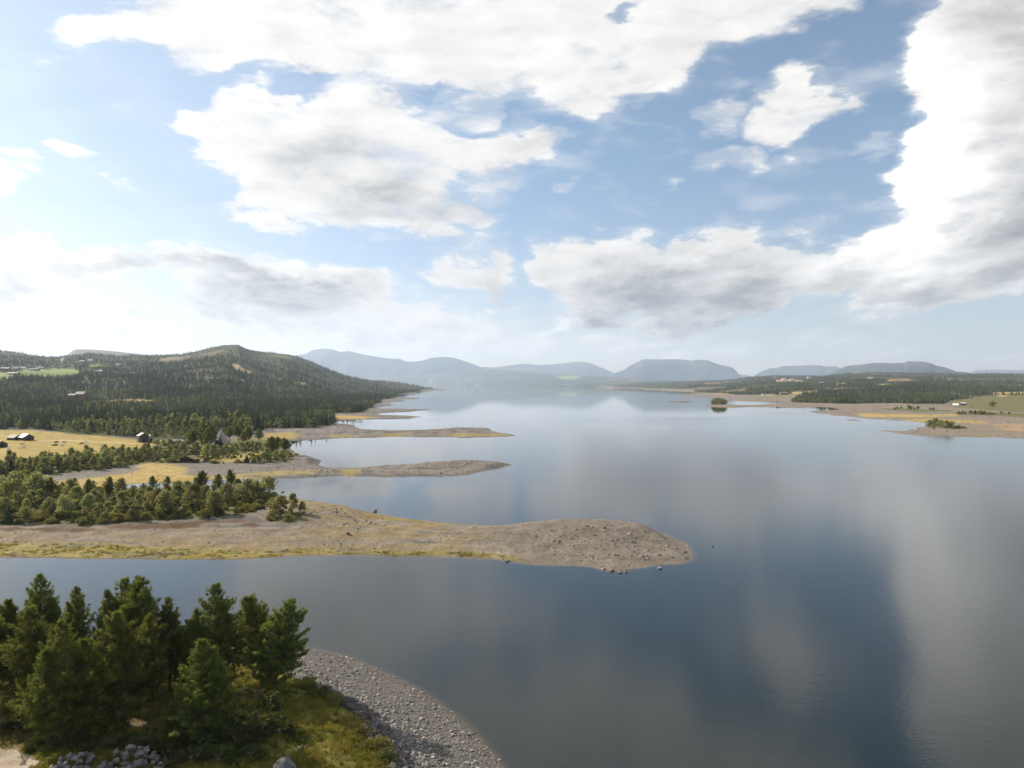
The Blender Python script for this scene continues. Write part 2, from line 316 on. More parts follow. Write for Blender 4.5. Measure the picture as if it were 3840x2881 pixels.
LAND['left'] = [(-1500,2080),(-700,2086),(0,2094),(177,2095),(348,2098),(522,2098),(600,2100),(696,2101),(853,2100),(980,2095),(1138,2086),(1292,2083),(1461,2088),(1692,2092),(1845,2098),(1907,2107),(1984,2117),(2063,2121),(2158,2123),(2221,2129),(2253,2139),(2285,2144),(2342,2144),(2364,2136),(2421,2129),(2475,2118),(2538,2117),(2580,2110),(2597,2098),(2600,2083),(2589,2061),(2582,2039),(2544,2027),(2506,2008),(2487,1997),(2443,1986),(2408,1976),(2332,1970),(2253,1962),(2146,1958),(2079,1962),(2000,1970),
 (1930,1974),(1845,1972),(1730,1966),(1630,1956),(1538,1946),(1430,1931),(1369,1918),(1277,1893),(1192,1880),(1115,1869),(1054,1862),(950,1858),(800,1855),(690,1851),(600,1845),(520,1840),(440,1837),(380,1837),(340,1835),(338,1831),
 (400,1828),(480,1820),(500,1815),(554,1813),(641,1811),(717,1807),(782,1798),(950,1797),(1042,1796),(1100,1796),(1199,1791),(1271,1787),(1307,1786),(1355,1788),(1438,1791),(1538,1789),(1617,1789),(1736,1785),(1796,1773),(1856,1756),(1927,1743),(1896,1738),(1856,1731),(1816,1728),(1776,1727),(1728,1726),(1689,1733),(1657,1736),(1557,1744),(1458,1746),(1378,1750),(1339,1754),(1291,1756),(1243,1755),(1203,1749),(1195,1744),(1209,1728),(1187,1719),(1140,1706),(1116,1700),(1095,1688),(1082,1672),(1072,1660),
 (1089,1654),(1150,1652),(1200,1649),(1265,1645),(1322,1642),(1390,1643),(1433,1639),(1498,1638),(1539,1640),(1607,1640),(1696,1640),(1715,1643),(1764,1643),(1789,1639),(1894,1638),(1932,1634),(1919,1628),(1875,1623),(1845,1615),(1830,1606),(1770,1603),(1706,1604),(1646,1610),(1566,1615),(1497,1616),(1397,1611),(1352,1608),(1333,1596),(1298,1590),(1262,1588),(1250,1582),
 (1258,1576),(1336,1574),(1390,1572.5),(1471,1572),(1539,1570),(1584,1564.5),(1539,1560),(1471,1557),(1433,1555),(1417,1553),(1420,1551),(1471,1547),(1531,1545),(1619,1536.5),(1553,1533),(1520,1534),(1471,1533.5),(1425,1532.5),(1408,1530),(1398,1527.5),(1444,1525.5),(1479,1519),(1460,1516),(1425,1513.5),(1428,1511.5),(1471,1509),(1520,1505.3),(1504,1500.5),(1485,1498.5),(1490,1497.8),(1525,1497.8),(1580,1495.3),(1533.5,1492),(1485,1489),(1470,1483),(1479,1480.5),(1571,1477),(1560,1472),(1571,1468.5),(1607,1465.5),(1620,1463.5),(1677,1462.2),(1645,1459),(1625,1456.5),(1500,1452),(1000,1450),(-1500,1450)]
LAND['right'] = [(4800,1655),(3840,1647),(3738,1639),(3608,1638),(3478,1635),(3380,1628),(3332,1620),(3296,1616.5),(3315,1613.5),(3348,1616),(3387,1617),(3413,1613),(3446,1606),(3472,1596),(3473,1586),(3413,1581),(3348,1576),(3250,1571),(3185,1563),(3120,1557),(3100,1553),(3044,1547.5),(3030,1543),(3067,1540.5),(3120,1538.5),(3149,1534),(3120,1529.5),(3083,1526.5),(2986,1529),(2888,1528),(2817,1526),(2751,1529),(2677,1527),(2639,1522.7),(2660,1518),(2725,1517),(2774,1520),(2817,1520),(2888,1516.5),(2937,1512),(2950,1508),(2921,1505.5),(2791,1504.5),(2725,1503),(2651,1502),(2725,1498.3),(2888,1497.3),(2823,1495.3),(2693,1492.3),(2546,1490.3),(2595,1488.5),(2686,1487.6),(2693,1484.5),(2628,1483.3),(2540,1481.2),(2582,1477),(2611,1472.6),(2556,1469.4),(2465,1464),(2413,1461.3),(2400,1457.5),(2300,1454.8),(2250,1453.4),(2250,1449.5),(4800,1449.5)]
LAND['far'] = [(2260,1453.6),(2200,1452.5),(2050,1450.5),(1896,1449.2),(1700,1447.6),(1600,1447.0),(1200,1446.8),(600,1446.8),(600,1444.4),(2400,1444.4),(2400,1453.5)]
LAND['bar'] = [(2470,1508.5),(2530,1509.5),(2611,1508.2),(2590,1505.5),(2550,1504.2),(2500,1506)]
LAND['bar2'] = [(3172,1575.6),(3237,1578),(3237,1576.6),(3200,1574.6)]
LAND['bar3'] = [(3305,1579.5),(3344,1582),(3344,1580),(3310,1578.6)]
LAND['bar4'] = [(2420,1476.1),(2468,1476),(2460,1474.6),(2425,1474.8)]
def poly_sd(PX, PYv, poly):
    """signed distance (inside positive) of the points to a polygon, world metres"""
    d2 = np.full(PX.shape, 1e18); ins = np.zeros(PX.shape, bool)
    n = len(poly)
    for i in range(n):
        x0, y0 = poly[i]; x1, y1 = poly[(i+1) % n]; ex, ey = x1-x0, y1-y0
        l2 = ex*ex+ey*ey+1e-9
        t = np.clip(((PX-x0)*ex+(PYv-y0)*ey)/l2, 0, 1)
        dx, dy = PX-(x0+t*ex), PYv-(y0+t*ey); np.minimum(d2, dx*dx+dy*dy, out=d2)
        if y0 != y1: ins ^= ((y0 > PYv) != (y1 > PYv)) & (PX < ex*(PYv-y0)/(y1-y0)+x0)
    return np.where(ins, 1, -1)*np.sqrt(d2)
def in_poly(PX, PYv, poly):
    ins = np.zeros(PX.shape, bool); n = len(poly)
    for i in range(n):
        x0, y0 = poly[i]; x1, y1 = poly[(i+1) % n]
        if y0 != y1: ins ^= ((y0 > PYv) != (y1 > PYv)) & (PX < (x1-x0)*(PYv-y0)/(y1-y0)+x0)
    return ins
S = np.full(YY.shape, -1e9); WHO = np.zeros(YY.shape, np.int8)
names = list(LAND)
BIG = np.float64(1e9)
for k, nm in enumerate(names):
    W = [tuple(float(c) for c in flat(u, v)) for u, v in LAND[nm]]
    vs_ = [v for u, v in LAND[nm]]; us_ = [u for u, v in LAND[nm]]
    pad = 60
    rsel = np.where((VF[:, 0] > min(vs_)-3-(0 if min(vs_) < 1500 else pad)) & (VF[:, 0] < max(vs_)+pad))[0]
    csel = np.where((Us > min(us_)-150) & (Us < max(us_)+150))[0]
    if nm in ('left', 'right'): rsel = np.where(VF[:, 0] < max(vs_)+pad)[0]
    if nm == 'far': rsel = np.where(VF[:, 0] < 1462)[0]
    a, b_, c, d = rsel[0], rsel[-1]+1, csel[0], csel[-1]+1
    # split by row blocks, leaving out the edges that lie far off
    sub = np.empty((b_-a, d-c))
    for r0 in range(a, b_, 60):
        r1 = min(b_, r0+60)
        sub[r0-a:r1-a] = poly_sd(XX[r0:r1, c:d], YY[r0:r1, c:d], W)
    better = sub > S[a:b_, c:d]
    S[a:b_, c:d] = np.where(better, sub, S[a:b_, c:d]); WHO[a:b_, c:d] = np.where(better, k, WHO[a:b_, c:d])
# ragged shoreline
wig = fbm(XX/6.0, YY/6.0, 3, 3)*np.clip(YY*.004, .25, 3.0)+fbm(XX/25., YY/25., 2, 5)*np.clip((YY-120)*.006, 0, 4)
S = S+wig*1.4
ID = {n: i for i, n in enumerate(names)}
isF, isL, isR, isFar = WHO == ID['fore'], WHO == ID['left'], WHO == ID['right'], WHO == ID['far']
sp = np.maximum(S, 0)
Z = np.where(S > 0, 1.5*(1-np.exp(-sp*.085/1.5)), S*.13)
Z = np.where(isL & (S > 0), Z+np.maximum(sp-28, 0)*.026*np.minimum(1, 260/np.maximum(sp, 1))**.3, Z)
Z = np.where(isR & (S > 0), Z+np.maximum(sp-28, 0)*.009, Z)
# the near headland swells towards its tip and at its root
def bump(u, v, rx, ry, h):
    x0, y0 = flat(u, v); return h*np.exp(-((XX-x0)/rx)**2-((YY-y0)/ry)**2)
wt = sstep(0, 6, S)*isL
Z = Z+sstep(1, 5, S)*isL*(YY < 235)*(fbm(XX/5., YY/4., 4, 57)*.75+np.abs(fbm(XX/1.9, YY/1.9, 2, 58))*.28)
Z = Z+wt*(bump(2200, 2005, 22, 12, 2.5)+bump(1180, 1930, 14, 14, 1.8)+bump(1730, 1748, 28, 9, 1.7)+bump(1150, 1735, 22, 16, 1.6)+bump(1500, 1625, 60, 14, .8)+bump(1780, 1615, 40, 14, .9))
# foreground: a gravel beach up to a turf bank
GRASS_PX = [(-1500,2560),(0,2520),(400,2500),(800,2492),(1000,2505),(1080,2530),(1117,2549),(1171,2572),(1262,2621),(1334,2662),(1370,2712),(1393,2761),(1442,2807),(1470,2852),(1510,2920),(1570,3050),(1650,3400),(1700,5000),(1700,9000),(-5000,9000),(-3000,2600)]
GZ = 2.5
Wg = [tuple(float(c) for c in flat(u, v, GZ)) for u, v in GRASS_PX]
rs = np.where(Ys < 110)[0][-1]+1
GD = np.full(YY.shape, -99.0); GD[:rs] = poly_sd(XX[:rs], YY[:rs], Wg)
GD = GD+fbm(XX/2.2, YY/2.2, 3, 11)*.9
tb = np.clip(sp/(sp+np.maximum(-GD, 0)+.01), 0, 1)
zf = np.where(GD > 0, GZ+np.minimum(GD*.16, 1.5)+fbm(XX/7, YY/7, 3, 12)*.9*np.clip(GD/3, 0, 1), GZ*(tb**1.0*.55+.45*sstep(.72, 1.0, tb)))
Z = np.where(isF & (S > 0), zf, Z)
# hills: for each bearing a foot and a ridge whose skyline stands where the photograph shows it
def ridge(mask, u_s, Yb, Yr, vr, pw=1.15, back=.8, nz=.14, seed=21):
    global Z
    u_s = np.array(u_s, float); yb = np.interp(Us, u_s, Yb)[None, :]; yr = np.interp(Us, u_s, Yr)[None, :]
    vv = np.interp(Us, [p_[0] for p_ in vr], [p_[1] for p_ in vr])[None, :]
    zr = CAM_H+(HV-vv)/FPX*yr
    t = (YY-yb)/(yr-yb); tc_ = np.clip(t, 0, 1)
    prof = tc_**pw*(1-.25*np.sin(tc_*math.pi)**2*0)
    prof = np.where(t > 1, np.maximum(1-(t-1)*back, -.2), prof)
    n = fbm(XX/YY*9, LY*6, 4, seed)*nz*4*tc_*(1-tc_)
    base = Z[np.clip(np.searchsorted(Ys, yb[0]), 0, NR-1), np.arange(NC)][None, :]
    Z = np.where(mask & (t > 0), np.minimum(Z, np.maximum(base, Z))*(1-tc_)+(np.maximum(zr, 3)*(prof+n))*1.0+0*base, Z)
HILL_V = [(-760,1322),(-300,1318),(0,1315),(60,1321),(110,1331),(200,1341),(233,1338),(333,1326),(447,1337),(542,1333),(600,1333),(690,1327),(736,1317),(776,1307),(836,1294),(871,1293),(896,1294),(917,1307),(953,1314),(993,1321),(1034,1324),(1075,1328),(1102,1334),(1129,1343),(1170,1358),(1200,1373),(1273,1400),(1323,1415),(1397,1428),(1497,1436),(1546,1445),(1596,1454),(1640,1459),(1700,1470)]
HU = [-760, 200, 600, 900, 1200, 1400, 1550, 1630]
ridge(isL & (UU < 1640), HU, [820, 820, 860, 1000, 1350, 2200, 3700, 4700], [2600, 2600, 2700, 2900, 3500, 4200, 4750, 5100], HILL_V)
RIGHT_V = [(2200,1444),(2300,1439),(2400,1433),(2608,1429),(2725,1426),(2807,1414),(2888,1409),(2970,1409),(3084,1411),(3160,1402),(3234,1396),(3390,1399),(3624,1401),(3840,1401),(4600,1399)]
ridge(isR, [2250, 2400, 2608, 2888, 3234, 3840, 4600], [6600, 5700, 3200, 1800, 1500, 1400, 1400], [8600, 8000, 7000, 6200, 6000, 6300, 6300], RIGHT_V, pw=1.0, nz=.05, seed=31)
FAR_V = [(600,1440),(1250,1425),(1400,1416),(1550,1407),(1697,1397),(1846,1386),(1920,1390),(1995,1395),(2095,1402),(2200,1408),(2400,1419),(2500,1432)]
ridge(isFar, [600, 1600, 2000, 2300], [15200, 14900, 11200, 8000], [16600, 16600, 15600, 14500], FAR_V, pw=1.0, nz=.1, seed=41)
Z = Z+np.where(S > 1, fbm(XX/YY*48, LY*40, 3, 51)*np.clip(YY*.0016, .12, 5), 0)*np.where(isF, .6, 1)
VP = HV+(CAM_H-Z)*FPX/YY                              # where each ground point shows in the photograph
Vmin = np.minimum.accumulate(VP, axis=0)
def hit(u, v):
    """the ground point that the photograph shows at pixel (u, v)"""
    j = int(np.clip(round((u-U0)/DU), 0, NC-1)); i = int(np.searchsorted(-Vmin[:, j], -v))
    i = min(max(i, 1), NR-1); v0, v1 = VP[i-1, j], VP[i, j]
    t = 0 if v0 == v1 else min(1, max(0, (v0-v)/(v0-v1)))
    Y = Ys[i-1]+t*(Ys[i]-Ys[i-1]); z = Z[i-1, j]+t*(Z[i, j]-Z[i-1, j])
    return (u-CXP)/FPX*Y, Y, z
def gidx(x, y):
    x, y = np.asarray(x, float), np.asarray(y, float)
    i = np.interp(y, Ys, np.arange(NR)); j = np.clip((x/np.maximum(y, 1)*FPX+CXP-U0)/DU, 0, NC-1.001)
    return i, j
def sample(A, x, y):
    i, j = gidx(x, y); i0 = np.minimum(i.astype(int), NR-2); j0 = j.astype(int); fi, fj = i-i0, j-j0
    return (A[i0, j0]*(1-fi)*(1-fj)+A[i0+1, j0]*fi*(1-fj)+A[i0, j0+1]*(1-fi)*fj+A[i0+1, j0+1]*fi*fj)
def gz(x, y): return float(sample(Z, x, y))
def wpoly(pts): return [hit(u, v)[:2] for u, v in pts]
def zone(pts, soft=1.0, amp=0.0, nscale=4.0, seed=60, ground=True):
    """soft mask of a patch of ground outlined in photograph pixels"""
    W = wpoly(pts) if ground else [tuple(float(c) for c in flat(u, v)) for u, v in pts]
    xs, ys = [w[0] for w in W], [w[1] for w in W]; pad = soft*2+amp
    r = np.where((Ys > min(ys)-pad) & (Ys < max(ys)+pad))[0]
    out = np.zeros(YY.shape)
    if len(r) == 0: return out
    a, b_ = r[0], r[-1]+1; ul = min((w[0]/w[1]) for w in W)*FPX+CXP; ur = max((w[0]/w[1]) for w in W)*FPX+CXP
    mg = (pad+2)/max(min(ys), 20)*FPX+10; c = np.where((Us > ul-mg) & (Us < ur+mg))[0]
    if len(c) == 0: return out
    c0, c1 = c[0], c[-1]+1; X_, Y_ = XX[a:b_, c0:c1], YY[a:b_, c0:c1]
    d = poly_sd(X_, Y_, W)
    if amp: d = d+fbm(X_/nscale, Y_/nscale, 4, seed)*2*amp
    out[a:b_, c0:c1] = sstep(-soft, soft, d); return out
# ------------------------------------------------------------------ ground cover (what grows or lies where)
C = np.zeros(YY.shape+(3,), np.float32)
def lay(mask, col, a=1.0):
    global C
    m = (np.clip(mask, 0, 1)*a)[..., None].astype(np.float32); C = C*(1-m)+np.array(col, np.float32)*m
n_s = fbm(XX/YY*75, LY*42, 4, 71)
n_b = fbm(XX/YY*20, LY*10, 4, 72)
strand = fbm(sp/1.1+fbm(XX/30, YY/30, 2, 75)*3, XX/90, 3, 73)        # strandlines left by the falling water run along the shore
GRAVEL, GRAVEL_D, SAND, STRAW, MOSS, HEATH, FOREST, BROWN = (.145,.130,.114), (.094,.085,.076), (.18,.150,.110), (.265,.198,.054), (.215,.170,.040), (.078,.044,.020), (.046,.052,.021), (.15,.095,.042)
lay(np.ones(YY.shape), GRAVEL)
lay(sstep(-.02, .12, strand)*.9, GRAVEL_D); lay(sstep(.02, .14, -strand), (.20,.172,.145), .7); lay(sstep(.05, .3, n_b), SAND, .45)
lay(sstep(.1, .3, n_s), GRAVEL_D, .4)
lay(isL & (S < 14), STRAW, 0); lay(sstep(1.4, .2, S)*sstep(-1, .3, S), (.115,.098,.08), .8)
# near headland
moss_n = fbm(XX/7, YY/2.2, 4, 77)
nearL = isL & (YY > 105) & (YY < 245)
nl = nearL.astype(float)
uL = sstep(2050, 1500, UU)*nl
lay(nl*sstep(1750, 2100, UU), (.150,.127,.101), .85)
lay(uL*sstep(-.12, .12, moss_n+.10)*sstep(30, 14, S)*sstep(1.0, 3.0, S), (.200,.146,.064), .75)
wb = np.interp(UU[0], [0, 700, 1000, 1300, 1700, 1950], [11.0, 7.5, 4.5, 4.2, 3.2, 2.4])[None, :]
band = sstep(wb+2.2, wb-.6, S+moss_n*3)*sstep(.5, 1.2, S)
lay(band*sstep(2020, 1900, UU)*nl*sstep(-.22, .14, moss_n+.06), MOSS, .85); lay(sstep(wb*2.6, wb*.8, S+moss_n*9)*nl*sstep(1900, 1500, UU)*sstep(.5, 1.5, S)*sstep(-.08, .12, fbm(XX/3, YY/1.6, 4, 79)), (.20,.145,.050), .6)
lay(band*nl*sstep(2000, 1800, UU)*sstep(.06, .16, fbm(XX/1.6, YY/1.0, 3, 78)), (.115,.105,.030), .6)
lay(zone([(0,1985),(300,1982),(700,1990),(1000,1985),(1500,2020),(1500,2060),(700,2040),(0,2030)], 4, 4, 9, 61), (.165,.13,.092), .6)
# heath patches on the headland
for pts in ([(90,1985),(200,1976),(330,1978),(370,1990),(290,1997),(180,1996)], [(390,1972),(520,1966),(640,1962),(760,1966),(750,1976),(640,1985),(520,1986),(400,1984)], [(600,1968),(690,1957),(760,1952),(830,1950),(840,1958),(740,1966),(690,1978),(610,1986)], [(830,1954),(900,1946),(930,1952),(925,1962),(860,1961)], [(908,1963),(945,1961),(978,1972),(960,1977),(915,1972)], [(-200,1980),(60,1976),(120,1984),(20,1992),(-200,1992)]):
    lay(zone(pts, .9, 1.1, 2.5, 62), HEATH, .92)
WOOD1 = [(-700,1985),(0,1974),(221,1967),(330,1969),(450,1963),(585,1951),(700,1948),(790,1944),(840,1940),(916,1928),(980,1911),(1003,1897),(1030,1872),(1042,1860),(900,1859),(700,1853),(560,1846),(440,1840),(300,1834),(0,1812),(-700,1800)]
wood1 = zone(WOOD1, 1.5, 1.5, 4, 63)
lay(wood1, (.082,.084,.030)); lay(wood1*sstep(.05, .2, n_s), (.13,.108,.036), .7); lay(wood1*sstep(.02, .2, -n_s), (.06,.065,.022), .7)
lay(zone([(1000,1938),(1060,1925),(1140,1925),(1150,1945),(1090,1958),(1010,1958)], 1.0, 1.0, 3, 64), (.10,.10,.03), .9)
# second headland and the big meadow
MEADOW = [(-760,1600),(0,1612),(110,1614),(250,1626),(430,1640),(520,1650),(640,1652),(640,1662),(575,1668),(560,1690),(480,1702),(380,1703),(300,1708),(200,1718),(100,1733),(0,1745),(-760,1790)]
L2ALL = [(-760,1790),(0,1745),(200,1718),(480,1702),(640,1660),(760,1645),(950,1625),(1000,1615),(1250,1590),(1950,1610),(1950,1640),(1075,1660),(1110,1690),(1220,1720),(1960,1715),(1960,1800),(1000,1800),(640,1812),(340,1833),(-760,1812)]
l2 = zone(L2ALL, 3, 2, 8, 65)
GREEN = zone([(-760,1790),(0,1745),(200,1718),(480,1702),(560,1690),(640,1655),(1000,1640),(1080,1690),(1120,1705),(1090,1728),(920,1738),(700,1738),(560,1735),(440,1755),(165,1784),(0,1790),(-760,1820)], 2, 2, 7, 66)
lay(GREEN, (.090,.090,.032)); lay(GREEN*sstep(-.02, .18, n_s), (.17,.135,.045), .6)
lay(zone(MEADOW, 2.5, 2.0, 9, 67), STRAW); lay(zone(MEADOW, 2.5, 2, 9, 67)*sstep(-.02, .2, n_b), (.285,.225,.062), .7); lay(zone(MEADOW, 2.5, 2, 9, 67)*sstep(.05, .25, -n_b), (.27,.195,.070), .6)
lay(zone([(120,1649),(300,1652),(430,1658),(520,1662),(570,1664),(570,1666),(400,1660),(280,1655),(120,1651)], .6, .3, 6, 68), (.40,.30,.15), .8)
lay(zone([(170,1808),(300,1795),(480,1760),(540,1742),(640,1738),(700,1748),(712,1765),(690,1780),(900,1785),(1000,1795),(700,1806),(500,1815),(340,1832),(170,1825)], 2, 2, 6, 69), (.31,.225,.072), .95)
lay(zone([(165,1790),(300,1778),(420,1762),(500,1752),(530,1758),(480,1775),(380,1788),(250,1800),(170,1803)], 1.5, 1.2, 5, 70), GRAVEL, .9)
lay(zone([(640,1742),(760,1731),(900,1737),(1090,1733),(1160,1725),(1200,1750),(1250,1765),(1000,1772),(720,1772),(705,1752)], 2, 1.5, 6, 81), (.140,.124,.110), .95)
lay(zone([(1000,1768),(1180,1762),(1180,1775),(1020,1785),(850,1785)], 2, 2, 6, 82), STRAW, .7); lay(zone([(1270,1762),(1345,1755),(1340,1785),(1290,1787)], 2, 2, 6, 83), MOSS, .8)
lay(zone([(735,1728),(760,1700),(780,1700),(800,1725)], 1, 1, 4, 84), (.40,.27,.10), .8); lay(zone([(800,1722),(870,1706),(960,1690),(990,1700),(910,1728),(840,1735)], 2, 1.5, 6, 85), STRAW, .95)
# third headland and the next
lay(zone([(985,1625),(1100,1620),(1130,1630),(1100,1648),(990,1650)], 3, 3, 12, 86), STRAW, .9); lay(zone([(1220,1632),(1300,1628),(1330,1640),(1240,1645)], 3, 3, 12, 87), STRAW, .6); lay(zone([(1430,1628),(1500,1625),(1520,1636),(1440,1638)], 3, 3, 12, 88), MOSS, .75); lay(zone([(1640,1628),(1900,1628),(1900,1636),(1700,1638)], 3, 3, 12, 89), STRAW, .6)
lay(zone([(1240,1560),(1330,1559),(1430,1566),(1350,1571),(1250,1573)], 4, 4, 16, 90), (.34,.24,.075), .95)
# woods on the left shore and hill
FOREST_PX = [(-760,1598),(0,1610),(110,1612),(250,1624),(430,1638),(520,1647),(600,1650),(700,1642),(800,1640),(950,1628),(985,1612),(1035,1607),(1130,1606),(1185,1604),(1242,1590),(1250,1578),(1240,1565),(1236,1552),(1325,1550),(1372,1546),(1378,1532),(1396,1529),(1402,1516),(1424,1510),(1432,1498),(1480,1494),(1482,1484),(1540,1473),(1560,1470),(1590,1463),(1622,1459),(1632,1455)]
fw = wpoly(FOREST_PX)+[(-1000, 5600), (-6000, 5600), (-6000, 800)]
rF = np.where(Ys > 300)[0][0]
FMASK = np.zeros(YY.shape); FMASK[rF:] = sstep(-6, 6, poly_sd(XX[rF:], YY[rF:], fw)+fbm(XX[rF:]/25, YY[rF:]/25, 3, 91)*14)*isL[rF:]
lay(FMASK, FOREST); lay(FMASK*sstep(.0, .25, n_b), (.085,.075,.028), .8)
CLEAR = []
def clearing(pts, col, soft, amp, a=.95):
    m = zone(pts, soft, amp, soft*4, 92+len(CLEAR)); CLEAR.append(m); lay(m, col, a)
clearing([(335,1505),(470,1498),(580,1500),(580,1512),(460,1513),(350,1518)], (.40,.29,.09), 6, 6)
clearing([(0,1400),(90,1385),(200,1381),(280,1384),(305,1396),(285,1411),(180,1416),(70,1412),(0,1425)], (.15,.20,.05), 8, 5)
clearing([(-300,1400),(0,1395),(60,1420),(0,1432),(-300,1432)], (.15,.19,.05), 8, 5)
clearing([(325,1372),(365,1366),(410,1374),(415,1379),(340,1378)], (.17,.24,.04), 8, 4)
clearing([(866,1366),(885,1368),(920,1384),(950,1397),(940,1402),(905,1392),(880,1384)], (.33,.21,.10), 8, 10)
clearing([(1100,1432),(1150,1436),(1160,1446),(1110,1441)], (.30,.24,.11), 10, 10); clearing([(1035,1416),(1070,1424),(1060,1430),(1030,1422)], (.2,.2,.08), 10, 10)
clearing([(640,1338),(740,1332),(830,1312),(860,1318),(790,1334),(700,1345),(620,1348)], (.16,.12,.06), 14, 24, .4)
clearing([(845,1294),(905,1294),(920,1306),(860,1304)], (.16,.12,.065), 14, 10, .5); clearing([(1000,1330),(1060,1330),(1110,1352),(1040,1345)], (.15,.12,.06), 14, 24, .35)
clearing([(230,1344),(245,1344),(232,1360),(224,1356)], (.3,.2,.13), 5, 3, .8)
clearing([(600,1345),(700,1338),(690,1349),(600,1354)], (.21,.16,.10), 10, 8, .6)
LCLEAR = np.clip(sum(CLEAR), 0, 1); nL = len(CLEAR)
# right shore
rr = isR.astype(float)
lay(rr, (.180,.148,.112)); lay(rr*sstep(.0, .2, n_b), (.155,.130,.110), .7); lay(rr*sstep(.08, .25, n_s), (.17,.14,.12), .6)
lay(rr*sstep(1.4, .2, S/np.clip(YY*.003, 1, 6)), (.15,.125,.10), .6)
for pts, col, a in (([(3200,1552),(3330,1553),(3480,1556),(3600,1552),(3600,1560),(3400,1566),(3250,1566)], (.33,.24,.075), .9), ([(3380,1572),(3480,1570),(3560,1574),(3700,1578),(3700,1590),(3560,1586),(3400,1580)], (.31,.225,.075), .8), ([(3660,1625),(3740,1630),(3720,1640),(3640,1636)], (.2,.17,.06), .8), ([(2700,1476),(2760,1474),(2760,1480),(2640,1480)], (.36,.22,.08), .8), ([(2830,1482),(2990,1478),(2990,1490),(2850,1488)], (.17,.16,.06), .7), ([(3700,1590),(3860,1590),(3860,1620),(3760,1615)], (.34,.22,.11), .6)):
    lay(zone(pts, 5, 6, 20, 110), col, a)
lay(zone([(3560,1514),(3580,1490),(3700,1482),(4400,1478),(4400,1548),(3800,1545),(3660,1536),(3580,1526)], 8, 8, 30, 111), (.115,.105,.035), .95)
for pts in ([(3300,1533),(3380,1531),(3500,1536),(3580,1540),(3560,1544),(3440,1543),(3330,1538)], [(3575,1548),(3640,1543),(3760,1549),(3860,1552),(4300,1560),(4300,1572),(3830,1566),(3740,1559),(3600,1555)]):
    lay(zone(pts, 2.5, 2.5, 10, 112), (.095,.10,.032), .95)
RFOREST_PX = [(2300,1453),(2400,1455.5),(2600,1459),(2610,1472),(2760,1480),(2925,1481),(3000,1475),(3000,1490),(2960,1508),(3050,1512),(3160,1514),(3330,1512),(3440,1515),(3540,1515),(3572,1500),(3720,1483),(4500,1478)]
rw = wpoly(RFOREST_PX)+[(9000, 9500), (1500, 9500)]
rG = np.where(Ys > 700)[0][0]
RMASK = np.zeros(YY.shape); RMASK[rG:] = sstep(-8, 8, poly_sd(XX[rG:], YY[rG:], rw)+fbm(XX[rG:]/40, YY[rG:]/40, 3, 113)*20)*isR[rG:]
lay(RMASK, FOREST)
CL2 = []
def rclear(pts, col, soft, amp, a=.95):
    m = zone(pts, soft, amp, soft*4, 120+len(CL2)); CL2.append(m); lay(m, col, a)
rclear([(3715,1472),(3860,1470),(4300,1468),(4300,1478),(3715,1480)], (.40,.29,.10), 6, 4); rclear([(3740,1484),(3775,1483),(3775,1487),(3740,1487)], (.4,.29,.1), 4, 2)
rclear([(3288,1441),(3340,1440),(3345,1445),(3290,1446)], (.38,.29,.11), 10, 6); rclear([(3320,1424),(3400,1423),(3450,1428),(3330,1433)], (.30,.19,.10), 14, 12)
rclear([(2900,1426),(2960,1423),(3010,1426),(3015,1433),(2910,1434)], (.30,.20,.13), 14, 14); rclear([(2640,1437),(2700,1435),(2705,1440),(2640,1441)], (.32,.18,.10), 12, 8)
rclear([(3160,1398),(3290,1392),(3310,1398),(3200,1402)], (.34,.22,.13), 16, 20); rclear([(3130,1440),(3170,1436),(3180,1442),(3130,1444)], (.3,.22,.12), 10, 8); rclear([(3765,1400),(3815,1399),(3810,1405)], (.32,.2,.12), 14, 10)
rclear([(2960,1471),(3060,1468),(3070,1474),(2980,1477)], (.33,.25,.09), 8, 8)
RCLEAR = np.clip(sum(CL2), 0, 1)
open_n = sstep(.10, .22, fbm(XX/260, YY/420, 3, 131))*RMASK*(YY > 1500); lay(open_n, (.13,.105,.05), .9); RCLEAR = np.clip(RCLEAR+open_n, 0, 1)
# far end of the lake
fr = isFar.astype(float)
lay(fr, (.030,.042,.026)); lay(fr*sstep(.08, .22, fbm(XX/300, YY/500, 4, 132)), (.075,.080,.038), .7); lay(fr*sstep(.20, .28, fbm(XX/170, YY/420, 3, 133)), (.24,.22,.10), .8)
lay(zone([(2090,1410),(2180,1411),(2160,1424),(2100,1422)], 40, 40, 120, 134), (.20,.26,.06), .8)
# foreground
ff = isF.astype(float)
turf = sstep(-.35, .35, GD)*ff
lay(ff, (.118,.109,.098)); lay(ff*sstep(.05, .25, fbm(XX/1.4, YY/1.4, 4, 140)), (.095,.085,.075), .8)
lay(ff*sstep(.9, .1, S), (.10,.085,.07), .8)
lay(turf, (.125,.122,.030)); lay(turf*sstep(-.02, .15, fbm(XX/2.6, YY/2.6, 4, 141)), (.235,.185,.052), .75); lay(turf*sstep(.0, .2, fbm(XX/5, YY/5, 4, 142)), (.075,.095,.022), .75)
duff = zone([(-600,2560),(0,2540),(500,2520),(900,2530),(1000,2600),(980,2680),(760,2720),(640,2780),(300,2800),(0,2780),(-600,2800)], 2.5, 2, 5, 143)
lay(duff*turf, (.135,.098,.066), .85); lay(duff*turf*sstep(.0, .2, fbm(XX/1.6, YY/1.6, 4, 144)), (.22,.16,.11), .7)
SHADE = np.zeros(YY.shape)
